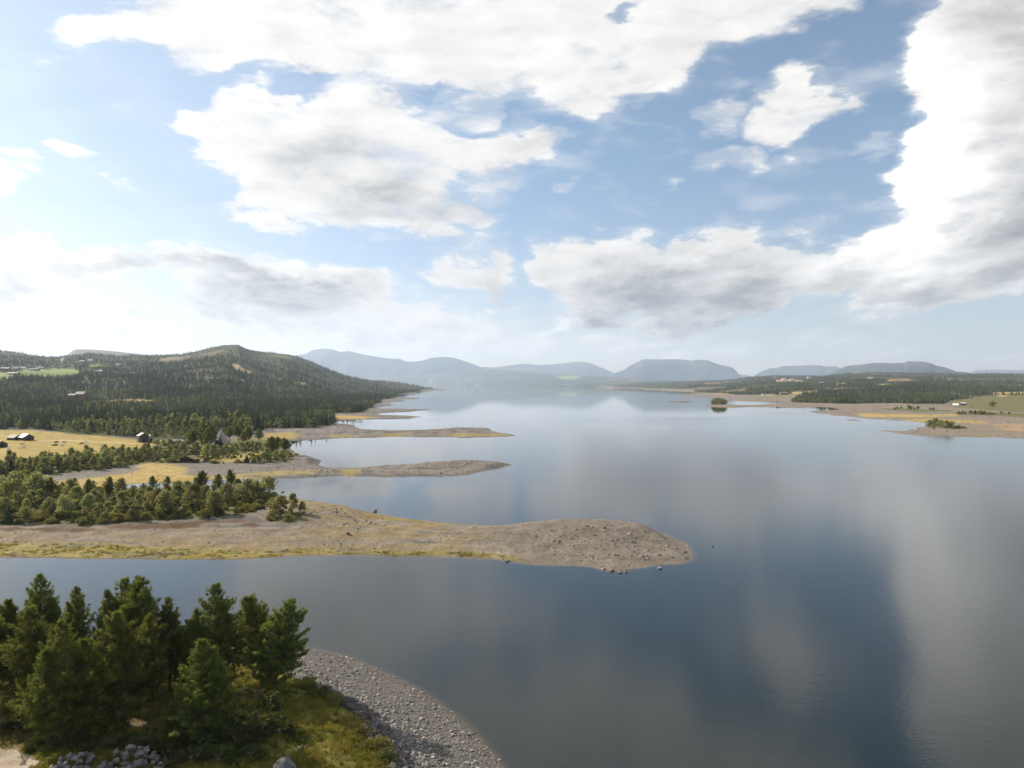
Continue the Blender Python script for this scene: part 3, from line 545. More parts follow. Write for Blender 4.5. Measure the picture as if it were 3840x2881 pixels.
# ------------------------------------------------------------------ ground meshes
M_GROUND = mat_ground('ground_cover', 1.6, .22, .12, .42)
M_NEAR = mat_ground('bank_turf_and_gravel', 7.0, .8, .06, .5)
M_HILL = mat_ground('wooded_slopes', .06, .01, 1.5, .45)
P3 = np.stack([XX, YY, Z], -1).reshape(-1, 3); CF = C.reshape(-1, 3)
ii, jj = np.meshgrid(np.arange(NR-1), np.arange(NC-1), indexing='ij')
q0 = ii*NC+jj; Q = np.stack([q0, q0+1, q0+NC+1, q0+NC], -1)
keep = (np.maximum(np.maximum(S[:-1, :-1], S[1:, 1:]), np.maximum(S[:-1, 1:], S[1:, :-1])) > -np.clip(YY[:-1, :-1]*.012, 1.2, 40))
yq, uq, wq = YY[:-1, :-1], UU[:-1, :-1], WHO[:-1, :-1]
hb = np.interp(uq[0], HU, [820, 820, 860, 1000, 1350, 2200, 3700, 4700])[None, :]
sel = {'foreground_bank': (wq == ID['fore'], M_NEAR, 'gravel shore and turf bank with pines below the camera'),
 'headland': ((wq == ID['left']) & (yq < 228), M_GROUND, 'nearest low gravel headland with mossy yellow shore'),
 'shore_land': ((wq == ID['left']) & (yq >= 228) & (yq < hb), M_GROUND, 'low wooded land on the left shore with meadow and gravel spits'),
 'wooded_hill': ((wq == ID['left']) & (yq >= 228) & (yq >= hb), M_HILL, 'dark spruce covered hill rising behind the left shore'),
 'right_shore': ((wq == ID['right']) & (yq < 1500), M_GROUND, 'wide pale gravel flats on the right shore'),
 'right_hills': ((wq == ID['right']) & (yq >= 1500), M_HILL, 'low forested hills behind the right shore'),
 'far_shore': (wq == ID['far'], M_HILL, 'hazy green slopes with farms at the far end of the lake'),
 'gravel_bar': (wq == ID['bar'], M_GROUND, 'long low gravel bar before the right shore'), 'gravel_bar.001': (wq == ID['bar2'], M_GROUND, 'thin dark reef off the right spit'), 'gravel_bar.002': (wq == ID['bar3'], M_GROUND, 'small dark reef beside the thin one'), 'gravel_bar.003': (wq == ID['bar4'], M_GROUND, 'farthest thin bar by the right shore')}
def submesh(name, mask, mats, smooth=True):
    F = Q[mask]; used, inv = np.unique(F, return_inverse=True)
    return mesh_np(name, P3[used], inv.reshape(-1, 4), mats, cols=CF[used], smooth=smooth)
for nm, (mk_, mat, lab) in sel.items():
    m_ = mk_ & keep
    if m_.sum() == 0: continue
    o = obj(nm, submesh(nm, m_, [mat])); tag(o, lab, kind='structure')
# the bed of the lake and the land beyond, one sheet to the horizon
bd = obj('lake_bed', mesh_np('lake_bed', [(-27000, -4000, -9), (27000, -4000, -9), (27000, 22500, -9), (-27000, 22500, -9)], np.array([[0, 1, 2, 3]]), [mat_simple('silt', (.05, .055, .045, 1), .9, .02, .2)]))
tag(bd, kind='structure')
# ------------------------------------------------------------------ mountains
M_MTN = mat_ground('mountain_heath_air_tint', .004, .0012, 20, .4)
def mountain(lab, Y0, sky, seed, depth=.07, col=(.034,.049,.060), top=(.085,.088,.085), step=5.0):  # default col has the blue of hazy air painted into the heath
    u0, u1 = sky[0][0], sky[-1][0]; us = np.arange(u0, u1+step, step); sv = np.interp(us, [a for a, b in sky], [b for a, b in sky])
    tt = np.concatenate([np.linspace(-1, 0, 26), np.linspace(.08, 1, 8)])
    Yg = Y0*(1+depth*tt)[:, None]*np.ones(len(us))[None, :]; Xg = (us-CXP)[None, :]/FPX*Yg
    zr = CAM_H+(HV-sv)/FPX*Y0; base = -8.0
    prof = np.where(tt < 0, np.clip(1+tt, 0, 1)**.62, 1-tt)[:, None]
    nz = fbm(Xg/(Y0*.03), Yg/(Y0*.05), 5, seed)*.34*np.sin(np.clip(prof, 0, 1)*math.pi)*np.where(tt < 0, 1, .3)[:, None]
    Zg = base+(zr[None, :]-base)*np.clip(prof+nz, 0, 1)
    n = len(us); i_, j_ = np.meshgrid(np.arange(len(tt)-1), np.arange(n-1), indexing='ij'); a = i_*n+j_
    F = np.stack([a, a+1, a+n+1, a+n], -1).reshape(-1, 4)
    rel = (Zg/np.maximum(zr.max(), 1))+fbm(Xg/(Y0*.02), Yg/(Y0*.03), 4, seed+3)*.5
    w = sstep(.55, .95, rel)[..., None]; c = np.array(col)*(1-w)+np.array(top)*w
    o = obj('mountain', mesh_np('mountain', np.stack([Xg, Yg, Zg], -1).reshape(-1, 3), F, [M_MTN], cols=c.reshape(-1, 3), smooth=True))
    return tag(o, lab, kind='structure')
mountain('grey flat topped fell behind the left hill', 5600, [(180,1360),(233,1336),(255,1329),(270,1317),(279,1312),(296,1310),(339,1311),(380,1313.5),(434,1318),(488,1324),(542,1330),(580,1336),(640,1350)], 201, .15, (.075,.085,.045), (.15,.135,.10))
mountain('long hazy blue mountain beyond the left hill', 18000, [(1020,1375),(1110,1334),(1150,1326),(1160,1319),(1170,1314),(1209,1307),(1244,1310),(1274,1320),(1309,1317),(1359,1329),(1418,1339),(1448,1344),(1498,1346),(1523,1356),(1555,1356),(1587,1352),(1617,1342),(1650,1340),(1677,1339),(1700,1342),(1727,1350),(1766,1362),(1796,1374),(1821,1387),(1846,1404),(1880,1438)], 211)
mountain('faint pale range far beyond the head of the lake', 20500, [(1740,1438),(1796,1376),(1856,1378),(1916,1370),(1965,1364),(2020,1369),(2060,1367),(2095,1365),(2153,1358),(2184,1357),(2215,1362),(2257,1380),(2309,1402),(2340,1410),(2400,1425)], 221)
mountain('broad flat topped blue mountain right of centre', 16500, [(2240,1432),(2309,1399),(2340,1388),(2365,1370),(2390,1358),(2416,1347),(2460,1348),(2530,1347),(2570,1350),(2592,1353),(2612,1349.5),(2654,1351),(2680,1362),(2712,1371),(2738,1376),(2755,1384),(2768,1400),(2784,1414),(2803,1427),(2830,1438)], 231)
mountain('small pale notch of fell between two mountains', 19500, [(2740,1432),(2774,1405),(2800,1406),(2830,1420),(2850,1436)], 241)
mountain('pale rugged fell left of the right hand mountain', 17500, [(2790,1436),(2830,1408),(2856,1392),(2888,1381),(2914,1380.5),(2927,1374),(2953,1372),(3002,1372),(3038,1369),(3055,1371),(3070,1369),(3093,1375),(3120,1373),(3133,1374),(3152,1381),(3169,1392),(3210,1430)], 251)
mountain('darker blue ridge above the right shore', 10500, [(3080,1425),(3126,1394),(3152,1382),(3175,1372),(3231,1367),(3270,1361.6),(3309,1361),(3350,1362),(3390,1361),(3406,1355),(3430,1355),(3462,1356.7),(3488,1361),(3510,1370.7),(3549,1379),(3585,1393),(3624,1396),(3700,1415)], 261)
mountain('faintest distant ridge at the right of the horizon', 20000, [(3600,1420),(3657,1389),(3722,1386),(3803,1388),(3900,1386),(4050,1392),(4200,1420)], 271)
# ------------------------------------------------------------------ water
nn_ = int(np.searchsorted(Ys, 105)); wr = np.concatenate([np.arange(0, nn_, 2), np.arange(nn_+nn_ % 2, NR-1, 3), [NR-1]]); wc = np.arange(0, NC, 3)
wY, wX = YY[np.ix_(wr, wc)], XX[np.ix_(wr, wc)]; wS = S[np.ix_(wr, wc)]; wU, wV = UU[np.ix_(wr, wc)], VF[np.ix_(wr, wc)]
calm = sstep(2000, 1500, wU+fbm(wX/60, wY/60, 3, 301)*500)*sstep(1960, 1800, wV)
calm = np.maximum(calm, sstep(1640, 1560, wV+fbm(wX/80, wY/80, 3, 302)*60)*.75)
calm = np.clip(calm-.8*sstep(.1, .2, fbm(wX/wY*3.5, np.log(wY)*9, 3, 303))*sstep(1480, 1500, wV), 0, 1)
n = len(wc); i_, j_ = np.meshgrid(np.arange(len(wr)-1), np.arange(n-1), indexing='ij'); a = i_*n+j_
F = np.stack([a, a+1, a+n+1, a+n], -1).reshape(-1, 4)
def mat_water():
    m, nt = new_mat('lake_water'); b = NB(nt)
    geo = b.n('ShaderNodeNewGeometry').outputs['Position']
    st = b.n('ShaderNodeMapping', {'Rotation': (0, 0, R(24)), 'Scale': (1.0, 1.7, 1.0)}); b.L.new(geo, st.inputs[0])
    n1 = b.noise(st.outputs[0], 1.5, 3, .6); n2 = b.noise(st.outputs[0], .40, 2, .5)
    hgt = b.math('ADD', n1, b.math('MULTIPLY', n2, .8))
    calm = b.attr('calm', 'Fac'); dep = b.attr('depth', 'Fac')
    bp = b.n('ShaderNodeBump', {'Strength': .5, 'Distance': .1, 'Height': hgt}); b.L.new(b.mr(calm, 0, 1, .024, .001), bp.inputs['Distance'])
    rough = b.mr(calm, 0, 1, .062, .02)
    shal = b.n('ShaderNodeMapRange', {0: dep, 1: 0.0, 2: .55, 3: 1.0, 4: 0.0}, interpolation_type='SMOOTHSTEP').outputs[0]
    col = b.mixc(shal, (.0085, .0145, .0155, 1), (.050, .040, .027, 1))
    d = b.n('ShaderNodeBsdfDiffuse', {'Color': col})
    g = b.n('ShaderNodeBsdfGlossy', {'Color': (1, 1, 1, 1), 'Roughness': rough, 'Normal': bp.outputs[0]}, distribution='MULTI_GGX')
    fr_ = b.n('ShaderNodeFresnel', {'IOR': 1.37, 'Normal': bp.outputs[0]})
    mx = b.n('ShaderNodeMixShader', {0: fr_.outputs[0]}); b.L.new(d.outputs[0], mx.inputs[1]); b.L.new(g.outputs[0], mx.inputs[2])
    b.out(mx.outputs[0]); return m
lake = obj('lake', mesh_np('lake', np.stack([wX, wY, np.zeros(wX.shape)], -1).reshape(-1, 3), F, [mat_water()], smooth=True, attrs={'depth': np.clip(-wS, 0, 200).ravel()*.42*np.clip(90/wY, .1, 1).ravel()**.3, 'calm': calm.ravel()}))
tag(lake, 'calm grey lake mirroring the clouds', kind='structure')
# ------------------------------------------------------------------ air
hm, nt = new_mat('haze_air'); hb_ = NB(nt)
pv = hb_.n('ShaderNodeVolumePrincipled', {'Color': HAZE_COL, 'Density': HAZE, 'Anisotropy': .35}); hb_.out(None, pv.outputs[0])
def box_mesh(name, lo, hi, mats=()):
    (x0, y0, z0), (x1, y1, z1) = lo, hi
    V = [(x0, y0, z0), (x1, y0, z0), (x1, y1, z0), (x0, y1, z0), (x0, y0, z1), (x1, y0, z1), (x1, y1, z1), (x0, y1, z1)]
    return mesh_np(name, V, np.array([[0, 3, 2, 1], [4, 5, 6, 7], [0, 1, 5, 4], [1, 2, 6, 5], [2, 3, 7, 6], [3, 0, 4, 7]]), mats)
hz = obj('haze', box_mesh('haze', (-27500, -4100, -10), (27500, 23500, 1150), [hm])); tag(hz, kind='stuff')
# ------------------------------------------------------------------ plants
M_BARK = mat_simple('pine_bark', (.16, .095, .06, 1), .95, 9.0, .5, .03)
M_BIRCHBARK = mat_simple('birch_bark', (.30, .27, .23, 1), .9, 7.0, .5, .01)
M_PINE = mat_leaf('pine_needles', .42, 1.0, 1.0, .14)
M_LEAF = mat_leaf('birch_leaves', .48, 1.0, 1.0, .20)
M_SPRUCE = mat_leaf('spruce_needles', .20, 1.0, 1.0, .22)
def tube(path, rad, k=5):
    path, rad = np.asarray(path, float), np.asarray(rad, float); n = len(path); V = []
    for i in range(n):
        d = path[min(i+1, n-1)]-path[max(i-1, 0)]; d /= np.linalg.norm(d)+1e-9
        a = np.cross(d, (0, 0, 1) if abs(d[2]) < .9 else (1, 0, 0)); a /= np.linalg.norm(a); b_ = np.cross(d, a)
        for q_ in range(k):
            t = 2*math.pi*q_/k; V.append(path[i]+rad[i]*(a*math.cos(t)+b_*math.sin(t)))
    F = [[i*k+q_, i*k+(q_+1) % k, (i+1)*k+(q_+1) % k, (i+1)*k+q_] for i in range(n-1) for q_ in range(k)]
    return np.array(V), np.array(F)
class Acc:
    def __init__(s): s.V, s.F, s.C, s.n = [], [], [], 0
    def add(s, V, F, col=None):
        V = np.asarray(V, float); s.V.append(V); s.F.append(np.asarray(F)+s.n); s.n += len(V)
        if col is not None: s.C.append(np.broadcast_to(np.asarray(col, float), (len(V), 3)))
    def mesh(s, name, mats, smooth=False):
        return mesh_np(name, np.concatenate(s.V), s.F, mats, cols=np.concatenate(s.C) if s.C else None, smooth=smooth)
def blades(cen, direc, ln, wd, r):
    """thin triangles at the points cen pointing along direc"""
    n = len(cen); d = direc/np.linalg.norm(direc, axis=1, keepdims=True)
    a = np.cross(d, r.normal(size=(n, 3))); a /= np.linalg.norm(a, axis=1, keepdims=True)+1e-9
    w = (wd*r.uniform(.7, 1.3, n))[:, None]; l = (ln*r.uniform(.7, 1.3, n))[:, None]
    V = np.stack([cen-a*w, cen+a*w, cen+d*l], 1).reshape(-1, 3)
    return V, np.arange(3*n).reshape(-1, 3)
def leaves(cen, size, r, up=.5):
    n = len(cen); a = r.normal(size=(n, 3)); a /= np.linalg.norm(a, axis=1, keepdims=True)
    nn = r.normal(size=(n, 3))+np.array([0, 0, up]); b_ = np.cross(nn, a); b_ /= np.linalg.norm(b_, axis=1, keepdims=True)+1e-9
    s1 = (size*r.uniform(.6, 1.3, n))[:, None]; s2 = s1*.62
    V = np.stack([cen-a*s1, cen+b_*s2, cen+a*s1, cen-b_*s2], 1).reshape(-1, 3)
    return V, np.arange(4*n).reshape(-1, 4)
PINE_COL = np.array([.108, .132, .040])
def make_pine(seed, H=13.0, Rc=3.0, clear=.12, dens=1.0, lean=.02, tops=1, ragged=.35):
    r = np.random.default_rng(seed); wood, crown = Acc(), Acc()
    for tp in range(tops):
        h = H*(1 if tp == 0 else r.uniform(.78, .93)); ox, oy = (0, 0) if tp == 0 else (r.uniform(-.35, .35)*Rc, r.uniform(-.35, .35)*Rc)
        k = 9; zs = np.linspace(0, h, k); bend = r.normal(size=2)*lean*h
        path = np.stack([ox*np.minimum(1, zs/h*2.2)+bend[0]*(zs/h)**2+r.normal(size=k)*.04, oy*np.minimum(1, zs/h*2.2)+bend[1]*(zs/h)**2+r.normal(size=k)*.04, zs], 1); path[0, :2] = ox*.2, oy*.2
        V, F = tube(path, .024*h*(1-zs/h)**.8*.55+.02, 7); wood.add(V, F)
        z = max(clear*h, .4); lump = r.uniform(0, 6.28, 4); az0 = 0
        while z < h*.985:
            t = z/h; nb = 5 if t < .8 else 4; az0 += 1.1
            for i in range(nb):
                az = az0+6.283*i/nb+r.normal()*.35
                prof = min(1, (1-t)**.76*1.25)*min(1, .45+(t-clear)/.28)
                lob = 1+ragged*(math.sin(az*2+lump[0]+t*5)*.5+math.sin(az*3+lump[1]-t*9)*.5)
                L = max(.35, Rc*(1 if tp == 0 else .75)*prof*lob*r.uniform(.72, 1.18)); el = R(2+62*t**1.6+r.normal()*8)
                if t < clear+.12 and r.random() < .35: continue
                p0 = np.array([np.interp(z, zs, path[:, 0]), np.interp(z, zs, path[:, 1]), z])
                dh = np.array([math.cos(az), math.sin(az), 0]); m = 5; ss = np.linspace(0, 1, m)
                bp = p0+np.outer(ss*L, dh)*math.cos(el)+np.outer(ss*L*math.sin(el)+L*.22*ss**2.2-.10*L*ss*(1-t), (0, 0, 1))
                V, F = tube(bp, np.maximum(.035*L*(1-ss)**.8*.6, .008), 3); wood.add(V, F)
                # side shoots carrying needle tufts
                nt_ = max(3, int(L*5.4*dens)); s_ = r.uniform(.22, 1.0, nt_)**.75; s_[-1] = 1
                side = np.cross(dh, (0, 0, 1)); cen = np.stack([np.interp(s_, ss, bp[:, q]) for q in range(3)], 1)
                off = r.uniform(-1, 1, nt_)*.42*L*(1.05-s_)*1.0
                cen = cen+np.outer(off, side)+np.outer(np.abs(off)*.25+r.uniform(-.06, .12, nt_), (0, 0, 1))+np.outer(np.abs(off)*.45, dh)
                dr = np.outer(np.ones(nt_), dh*.8+np.array([0, 0, .35+.8*t]))+np.outer(np.sign(off)*.5, side)
                nb_ = 7; c2 = np.repeat(cen, nb_, 0)+r.normal(size=(nt_*nb_, 3))*.07; d2 = np.repeat(dr, nb_, 0)+r.normal(size=(nt_*nb_, 3))*.75
                V, F = blades(c2, d2, .36, .054, r)
                tone = np.repeat(r.uniform(.72, 1.28, nt_), nb_); warm = np.repeat(r.uniform(0, 1, nt_), nb_)*.5*(s_.repeat(nb_)**2)
                col = PINE_COL*tone[:, None]*(1+warm[:, None]*np.array([.75, .45, -.1]))
                crown.add(V, F, np.repeat(col, 3, 0))
            z += h*.0255*r.uniform(.8, 1.2)*(1.15-.4*t)
    return wood.mesh('pine_trunk', [M_BARK]), crown.mesh('pine_crown', [M_PINE])
BIRCH_COL = np.array([.215, .228, .092])
def make_birch(seed, H=6.0, Wd=1.5, nleaf=1500, size=.15, col=BIRCH_COL, low=.16, lobes=26, stems=1):
    r = np.random.default_rng(seed); wood, crown = Acc(), Acc()
    for q_ in range(stems):
        zs = np.linspace(0, H*.92, 6); ph = r.uniform(0, 6.28); sp_ = .28*Wd*(stems > 1)
        path = np.stack([sp_*math.cos(ph)*(zs/H)*1.6+r.normal(size=6)*.05, sp_*math.sin(ph)*(zs/H)*1.6+r.normal(size=6)*.05, zs], 1)
        V, F = tube(path, .018*H*(1-zs/H)**.9+.01, 5); wood.add(V, F)
    cl, rad = [], []
    for i in range(lobes):
        t = low+(1-low)*r.random()**.85*.97; prof = math.sin(min(1, (t-low)/(1-low)*.92+.10)**.95*math.pi)**.6
        a = r.uniform(0, 6.283); q_ = Wd*prof*r.uniform(.35, .88); cl.append((q_*math.cos(a), q_*math.sin(a), t*H)); rad.append(Wd*r.uniform(.32, .52)*(.75+.3*prof))
        if i % 3 == 0: V, F = tube([(0, 0, max(.1, t*H-.25*H)), (q_*.5*math.cos(a), q_*.5*math.sin(a), t*H-.1*H), cl[-1]], [.03, .02, .008], 3); wood.add(V, F)
    cl, rad = np.array(cl), np.array(rad); w = rad**2/np.sum(rad**2); pick = r.choice(lobes, nleaf, p=w)
    d = r.normal(size=(nleaf, 3)); d /= np.linalg.norm(d, axis=1, keepdims=True); rr_ = r.random(nleaf)**.40
    cen = cl[pick]+d*(rad[pick]*rr_)[:, None]*np.array([1, 1, .95]); cen[:, 2] = np.maximum(cen[:, 2], .12*H*low)
    V, F = leaves(cen, size, r, .6)
    tone = r.uniform(.75, 1.25, lobes)[pick]*r.uniform(.8, 1.2, nleaf); warm = r.uniform(-.1, .25, lobes)[pick]
    c = np.array(col)*tone[:, None]*(1+warm[:, None]*np.array([.6, .25, -.3]))
    crown.add(V, F, np.repeat(c, 4, 0))
    return wood.mesh('birch_trunk', [M_BIRCHBARK]), crown.mesh('birch_crown', [M_LEAF])
SPRUCE_COL = np.array([.060, .084, .042])
def make_spruce(seed, H=10.0, Wd=1.9, tiers=15, per=11, col=SPRUCE_COL, pieces=1):
    r = np.random.default_rng(seed); wood, crown = Acc(), Acc()
    zs = np.linspace(0, H, 5); V, F = tube(np.stack([zs*0, zs*0, zs], 1), .014*H*(1-zs/H)+.02, 5); wood.add(V, F)
    for i in range(tiers):
        t = .04+.95*(i/tiers)**.95; L0 = Wd*(1-t)**.85+.10
        k = max(4, int(per*(1-.55*t)))
        for j in range(k):
            a = 6.283*(j+r.random()*.7)/k+i*.7; L = L0*r.uniform(.65, 1.15); z = t*H+r.normal()*.1
            dh = np.array([math.cos(a), math.sin(a), 0]); sd_ = np.array([-dh[1], dh[0], 0]); w = .30*L+.10; dr = -.38*L
            p = np.array([[0, 0, z+.12*H/tiers], dh*L*.55+sd_*w+np.array([0, 0, z+dr*.45]), dh*L+np.array([0, 0, z+dr*.85+.06*L]), dh*L*.55-sd_*w+np.array([0, 0, z+dr*.45])])
            c = np.array(col)*r.uniform(.7, 1.35); crown.add(p, [[0, 1, 2, 3]], c)
            q2 = p.copy(); q2[1] += (0, 0, -.35*w); q2[3] += (0, 0, .2*w); q2[2] = dh*L*.85+np.array([0, 0, z+dr*1.3]); crown.add(q2, [[0, 1, 2, 3]], c*.9)
    crown.add(*blades(np.array([[0, 0, H*.93]]*3), np.array([[.05, 0, 1], [-.05, .03, 1], [0, -.05, 1.]]), H*.09, .10, r), np.array(col)*1.1)
    return wood.mesh('spruce_trunk', [M_BARK]), crown.mesh('spruce_crown', [M_SPRUCE])
PINES = [make_pine(11, 13.5, 4.0, .10, 1.0, .02, 3), make_pine(12, 13.0, 3.8, .06, 1.05, .03, 2, .45), make_pine(13, 10.5, 3.3, .15, 1.1, .05, 2, .5), make_pine(14, 11.5, 3.5, .05, 1.2, .02, 2, .3), make_pine(15, 9.5, 2.9, .18, 1.0, .06, 2, .6), make_pine(16, 12.5, 3.1, .14, 1.0, .03, 2, .4)]
PINE_H = [13.5, 13.0, 10.5, 11.5, 9.5, 12.5]
SMALLPINES = [make_pine(21, 6.5, 2.3, .22, .8, .04, 1, .5), make_pine(22, 7.0, 2.4, .36, .8, .05, 2, .6)]; SMALLPINE_H = [6.5, 7.0]
BIRCHES = [make_birch(31, 6, 2.0, 2100, .19, low=.05), make_birch(32, 6, 1.6, 1900, .19, low=.03), make_birch(33, 6, 2.4, 2400, .20, lobes=32, stems=2, low=.04), make_birch(34, 6, 1.25, 1500, .18, low=.02, lobes=22)]
BUSHES = [make_birch(41, 2, 1.3, 900, .13, low=.02, lobes=14, stems=3, col=(.120, .130, .045)), make_birch(42, 2, 1.5, 1000, .13, low=.02, lobes=16, stems=3, col=(.17, .165, .050)), make_birch(43, 2, 1.15, 800, .12, low=.0, lobes=12, stems=3, col=(.072, .090, .034))]
SPRUCES = [make_spruce(51, 10, 2.2), make_spruce(52, 10, 1.9, 16, 10), make_spruce(53, 10, 2.6, 14, 12, SPRUCE_COL*1.15)]
FBIRCH = [make_birch(61, 8, 2.3, 260, .42, low=.1, lobes=16, col=(.135, .165, .072)), make_birch(62, 8, 2.0, 230, .42, low=.12, lobes=14, col=(.165, .182, .070))]
FSPRUCE = [make_spruce(71, 10, 2.2, 8, 7), make_spruce(72, 10, 1.9, 9, 7), make_spruce(73, 10, 2.6, 8, 8, SPRUCE_COL*1.2)]
def plant(name, protos, idx, x, y, scale, label, cat, group, rz=None, z=None, flatten=1.0):
    e = empty(name, (x, y, gz(x, y)-.06 if z is None else z), random.uniform(0, 6.283) if rz is None else rz)
    e.scale = (scale, scale, scale*flatten); tag(e, label, cat, group)
    tr, cr = protos[idx]
    obj('trunk' if 'shrub' not in name and 'juniper' not in name else 'stem', tr, e); obj('crown' if 'shrub' not in name and 'juniper' not in name else 'foliage', cr, e)
    return e
# ---- the pines below the camera: foot (u, v), height in photograph pixels, which crown
FORE_PINES = [  # u_top, v_top, v_foot, proto, width factor, label
 (160,2160,2560,0,.85,'tallest pine of the lakeside clump with a forked crown against the water'),
 (20,2255,2600,3,1.0,'bright olive pine cut off by the frame beside the tallest pine'),
 (280,2205,2580,5,.8,'thin open topped pine between the two broad tall pines'),
 (110,2290,2720,1,1.0,'broad dark pine standing nearest the pale dirt track'),
 (235,2330,2790,0,.95,'heavy low branched pine in front of the tallest forked pine'),
 (405,2215,2575,5,.75,'pine with a narrow spire top left of the broad tall pine'),
 (465,2180,2570,1,.95,'broad tall pine with a dense rounded crown at the water edge'),
 (530,2195,2600,2,1.15,'flat branched pine leaning out at the right of the broad tall pine'),
 (430,2300,2740,3,.95,'full yellow green pine in front of the broad tall pine'),
 (540,2330,2675,2,.85,'slim dark pine with a bare stem above the sunlit needle floor'),
 (635,2245,2590,5,.8,'sparse grey brown pine showing its trunk in the middle of the clump'),
 (810,2200,2580,1,1.0,'pointed bright green pine rising second from the gravel beach'),
 (735,2290,2600,3,.75,'small pine tucked between the sparse pine and the pointed one'),
 (765,2400,2770,3,1.0,'rounded olive pine standing alone in front on the turf'),
 (950,2235,2545,4,1.0,'open crowned pine with bare trunk behind the gravel beach pine'),
 (1025,2265,2605,2,1.1,'rightmost pine with ragged arms reaching over the gravel beach'),
 (-60,2260,2660,0,1.0,'pine mostly outside the frame at the edge of the clump'),
 (640,2640,2800,3,.9,'low young pine at the foot of the rounded olive pine')]
for u, vt, vf, pi_, wf, lab in FORE_PINES:
    x, y, z = hit(u, vf); H = (CAM_H-(vt-HV)/FPX*y)-z; s_ = H/PINE_H[pi_]
    e = plant('pine_tree', PINES, pi_, x, y, s_, lab, 'pine', 'pines in the clump on the near bank'); e.scale = (s_*wf*1.05, s_*wf*1.05, s_)
def by_px(name, protos, hs, idx, u, vf, hpx, label, cat, group, wide=1.0):
    x, y, z = hit(u, vf); s_ = hpx*y/FPX/hs[idx]
    e = plant(name, protos, idx, x, y, s_, label, cat, group); e.scale = (s_*wide, s_*wide, s_); return e
B6, S10, B2 = [6]*4, [10]*3, [2]*3
# ---- the wood on the near headland
W1P = [(405,1882,88,1,'flat topped pine with a clear bare stem amid the headland birches'),(752,1862,92,1,'tallest dark pine above the creek behind the headland wood'),(816,1852,70,0,'open pine with thin stem against the creek, beside the tallest dark pine'),(867,1848,83,1,'leafy topped pine farthest along the creek'),(626,1832,44,0,'small dark pine standing at the very edge of the creek'),(575,1848,60,0,'squat pine by the grey stones of the creek'),(193,1872,78,1,'dark pine among the birches near the meadow side of the headland wood'),(331,1865,64,0,'broad young pine by the dry end of the creek')]
for u, v, h, i, lab in W1P: by_px('pine_tree', SMALLPINES, SMALLPINE_H, i, u, v, h, lab, 'pine', 'pines in the headland wood')
W1S = [(32,1962,88,0,'dark pointed spruce at the shore edge of the headland wood'),(60,1890,60,1,'dark narrow spruce inside the headland wood')]
for u, v, h, i, lab in W1S: by_px('spruce_tree', SPRUCES, S10, i, u, v, h, lab, 'spruce', 'spruces in the headland wood', 1.15)
W1B = [(453,1920,78,1,'dense upright birch in the middle of the headland wood front'),(505,1952,78,3,'slim column shaped birch at the front corner of the headland wood'),(329,1922,68,0,'round headed pale birch in the front of the headland wood'),(240,1942,82,2,'dark spreading birch with a visible stem by the brown heath'),(586,1915,86,2,None),(623,1917,74,1,None),(664,1896,80,1,None),(620,1926,86,0,None),(663,1885,80,1,None),(698,1912,86,3,None),(727,1917,104,1,'tallest birch in the headland wood, narrow and pale'),(803,1932,88,0,'full birch nearest the grey gravel at the end of the headland wood'),(853,1886,75,2,None),(920,1886,88,2,None),(960,1880,78,0,None),(999,1880,90,2,'end birch of the headland wood leaning towards the bay'),(285,1908,84,1,None),(402,1938,56,1,None),(152,1880,46,0,None),(98,1958,56,2,None),(313,1948,38,2,None),(54,1884,112,2,'great birch towering over the left part of the headland wood'),(141,1868,96,2,None),(260,1868,70,0,None),(456,1860,66,0,None),(288,1892,70,1,None),(92,1852,74,1,None),(10,1880,92,0,None),(560,1886,62,1,None),(500,1880,60,0,None),(-40,1900,90,2,None),(186,1925,60,0,None),(20,1925,60,2,None),(370,1890,55,3,None),(775,1890,70,1,None),(700,1870,66,0,None),(890,1865,70,1,None),(935,1868,72,0,None),(620,1866,55,0,None),(668,1866,64,2,None),(430,1950,40,2,None),(360,1945,44,1,None)]
for u, v, h, i, lab in W1B: by_px('birch_tree', BIRCHES, B6, i, u, v, h, lab or 'birch in full leaf inside the wood on the near headland', 'birch', 'birches in the headland wood', random.uniform(1.1, 1.35))
for u, v, h, i, lab in ((1043,1938,78,2,'largest birch of the little clump on the gravel past the wood'),(1097,1928,78,1,'upright birch of the gravel clump, next to the small end one'),(1062,1920,80,3,'thin birch at the back of the gravel clump'),(1132,1928,48,0,'small birch ending the gravel clump towards the lake'),(1020,1922,55,2,'loose birch of the gravel clump nearest the wood')):
    by_px('birch_tree', BIRCHES, B6, i, u, v, h, lab, 'birch', 'birches in the clump on the gravel')
by_px('willow_shrub', BUSHES, B2, 1, 1018, 1950, 24, 'low yellow green shrub under the gravel clump nearest the wood', 'shrub', 'shrubs on the near headland', 1.3)
by_px('willow_shrub', BUSHES, B2, 1, 1081, 1954, 24, 'low shrub under the gravel clump on its lake side', 'shrub', 'shrubs on the near headland', 1.4)
def scatter(mask, n, ymin, ymax, umin, umax, seed, power=0.0):
    """random ground points where mask is set"""
    r = np.random.default_rng(seed); k = n*30; u = r.uniform(umin, umax, k); y = ymin*(ymax/ymin)**r.random(k)
    x = (u-CXP)/FPX*y; ok = sample(mask, x, y) > r.uniform(.3, .7, k); return np.stack([x[ok], y[ok]], 1)[:n]
for k_, (x, y) in enumerate(scatter(wood1, 280, 165, 236, -120, 1040, 401)):
    sc_ = random.uniform(.7, 1.35); e = plant('willow_shrub', BUSHES, random.randrange(3), x, y, sc_, 'low green shrub in the undergrowth of the headland wood', 'shrub', 'undergrowth of the headland wood', flatten=random.uniform(.6, .9))
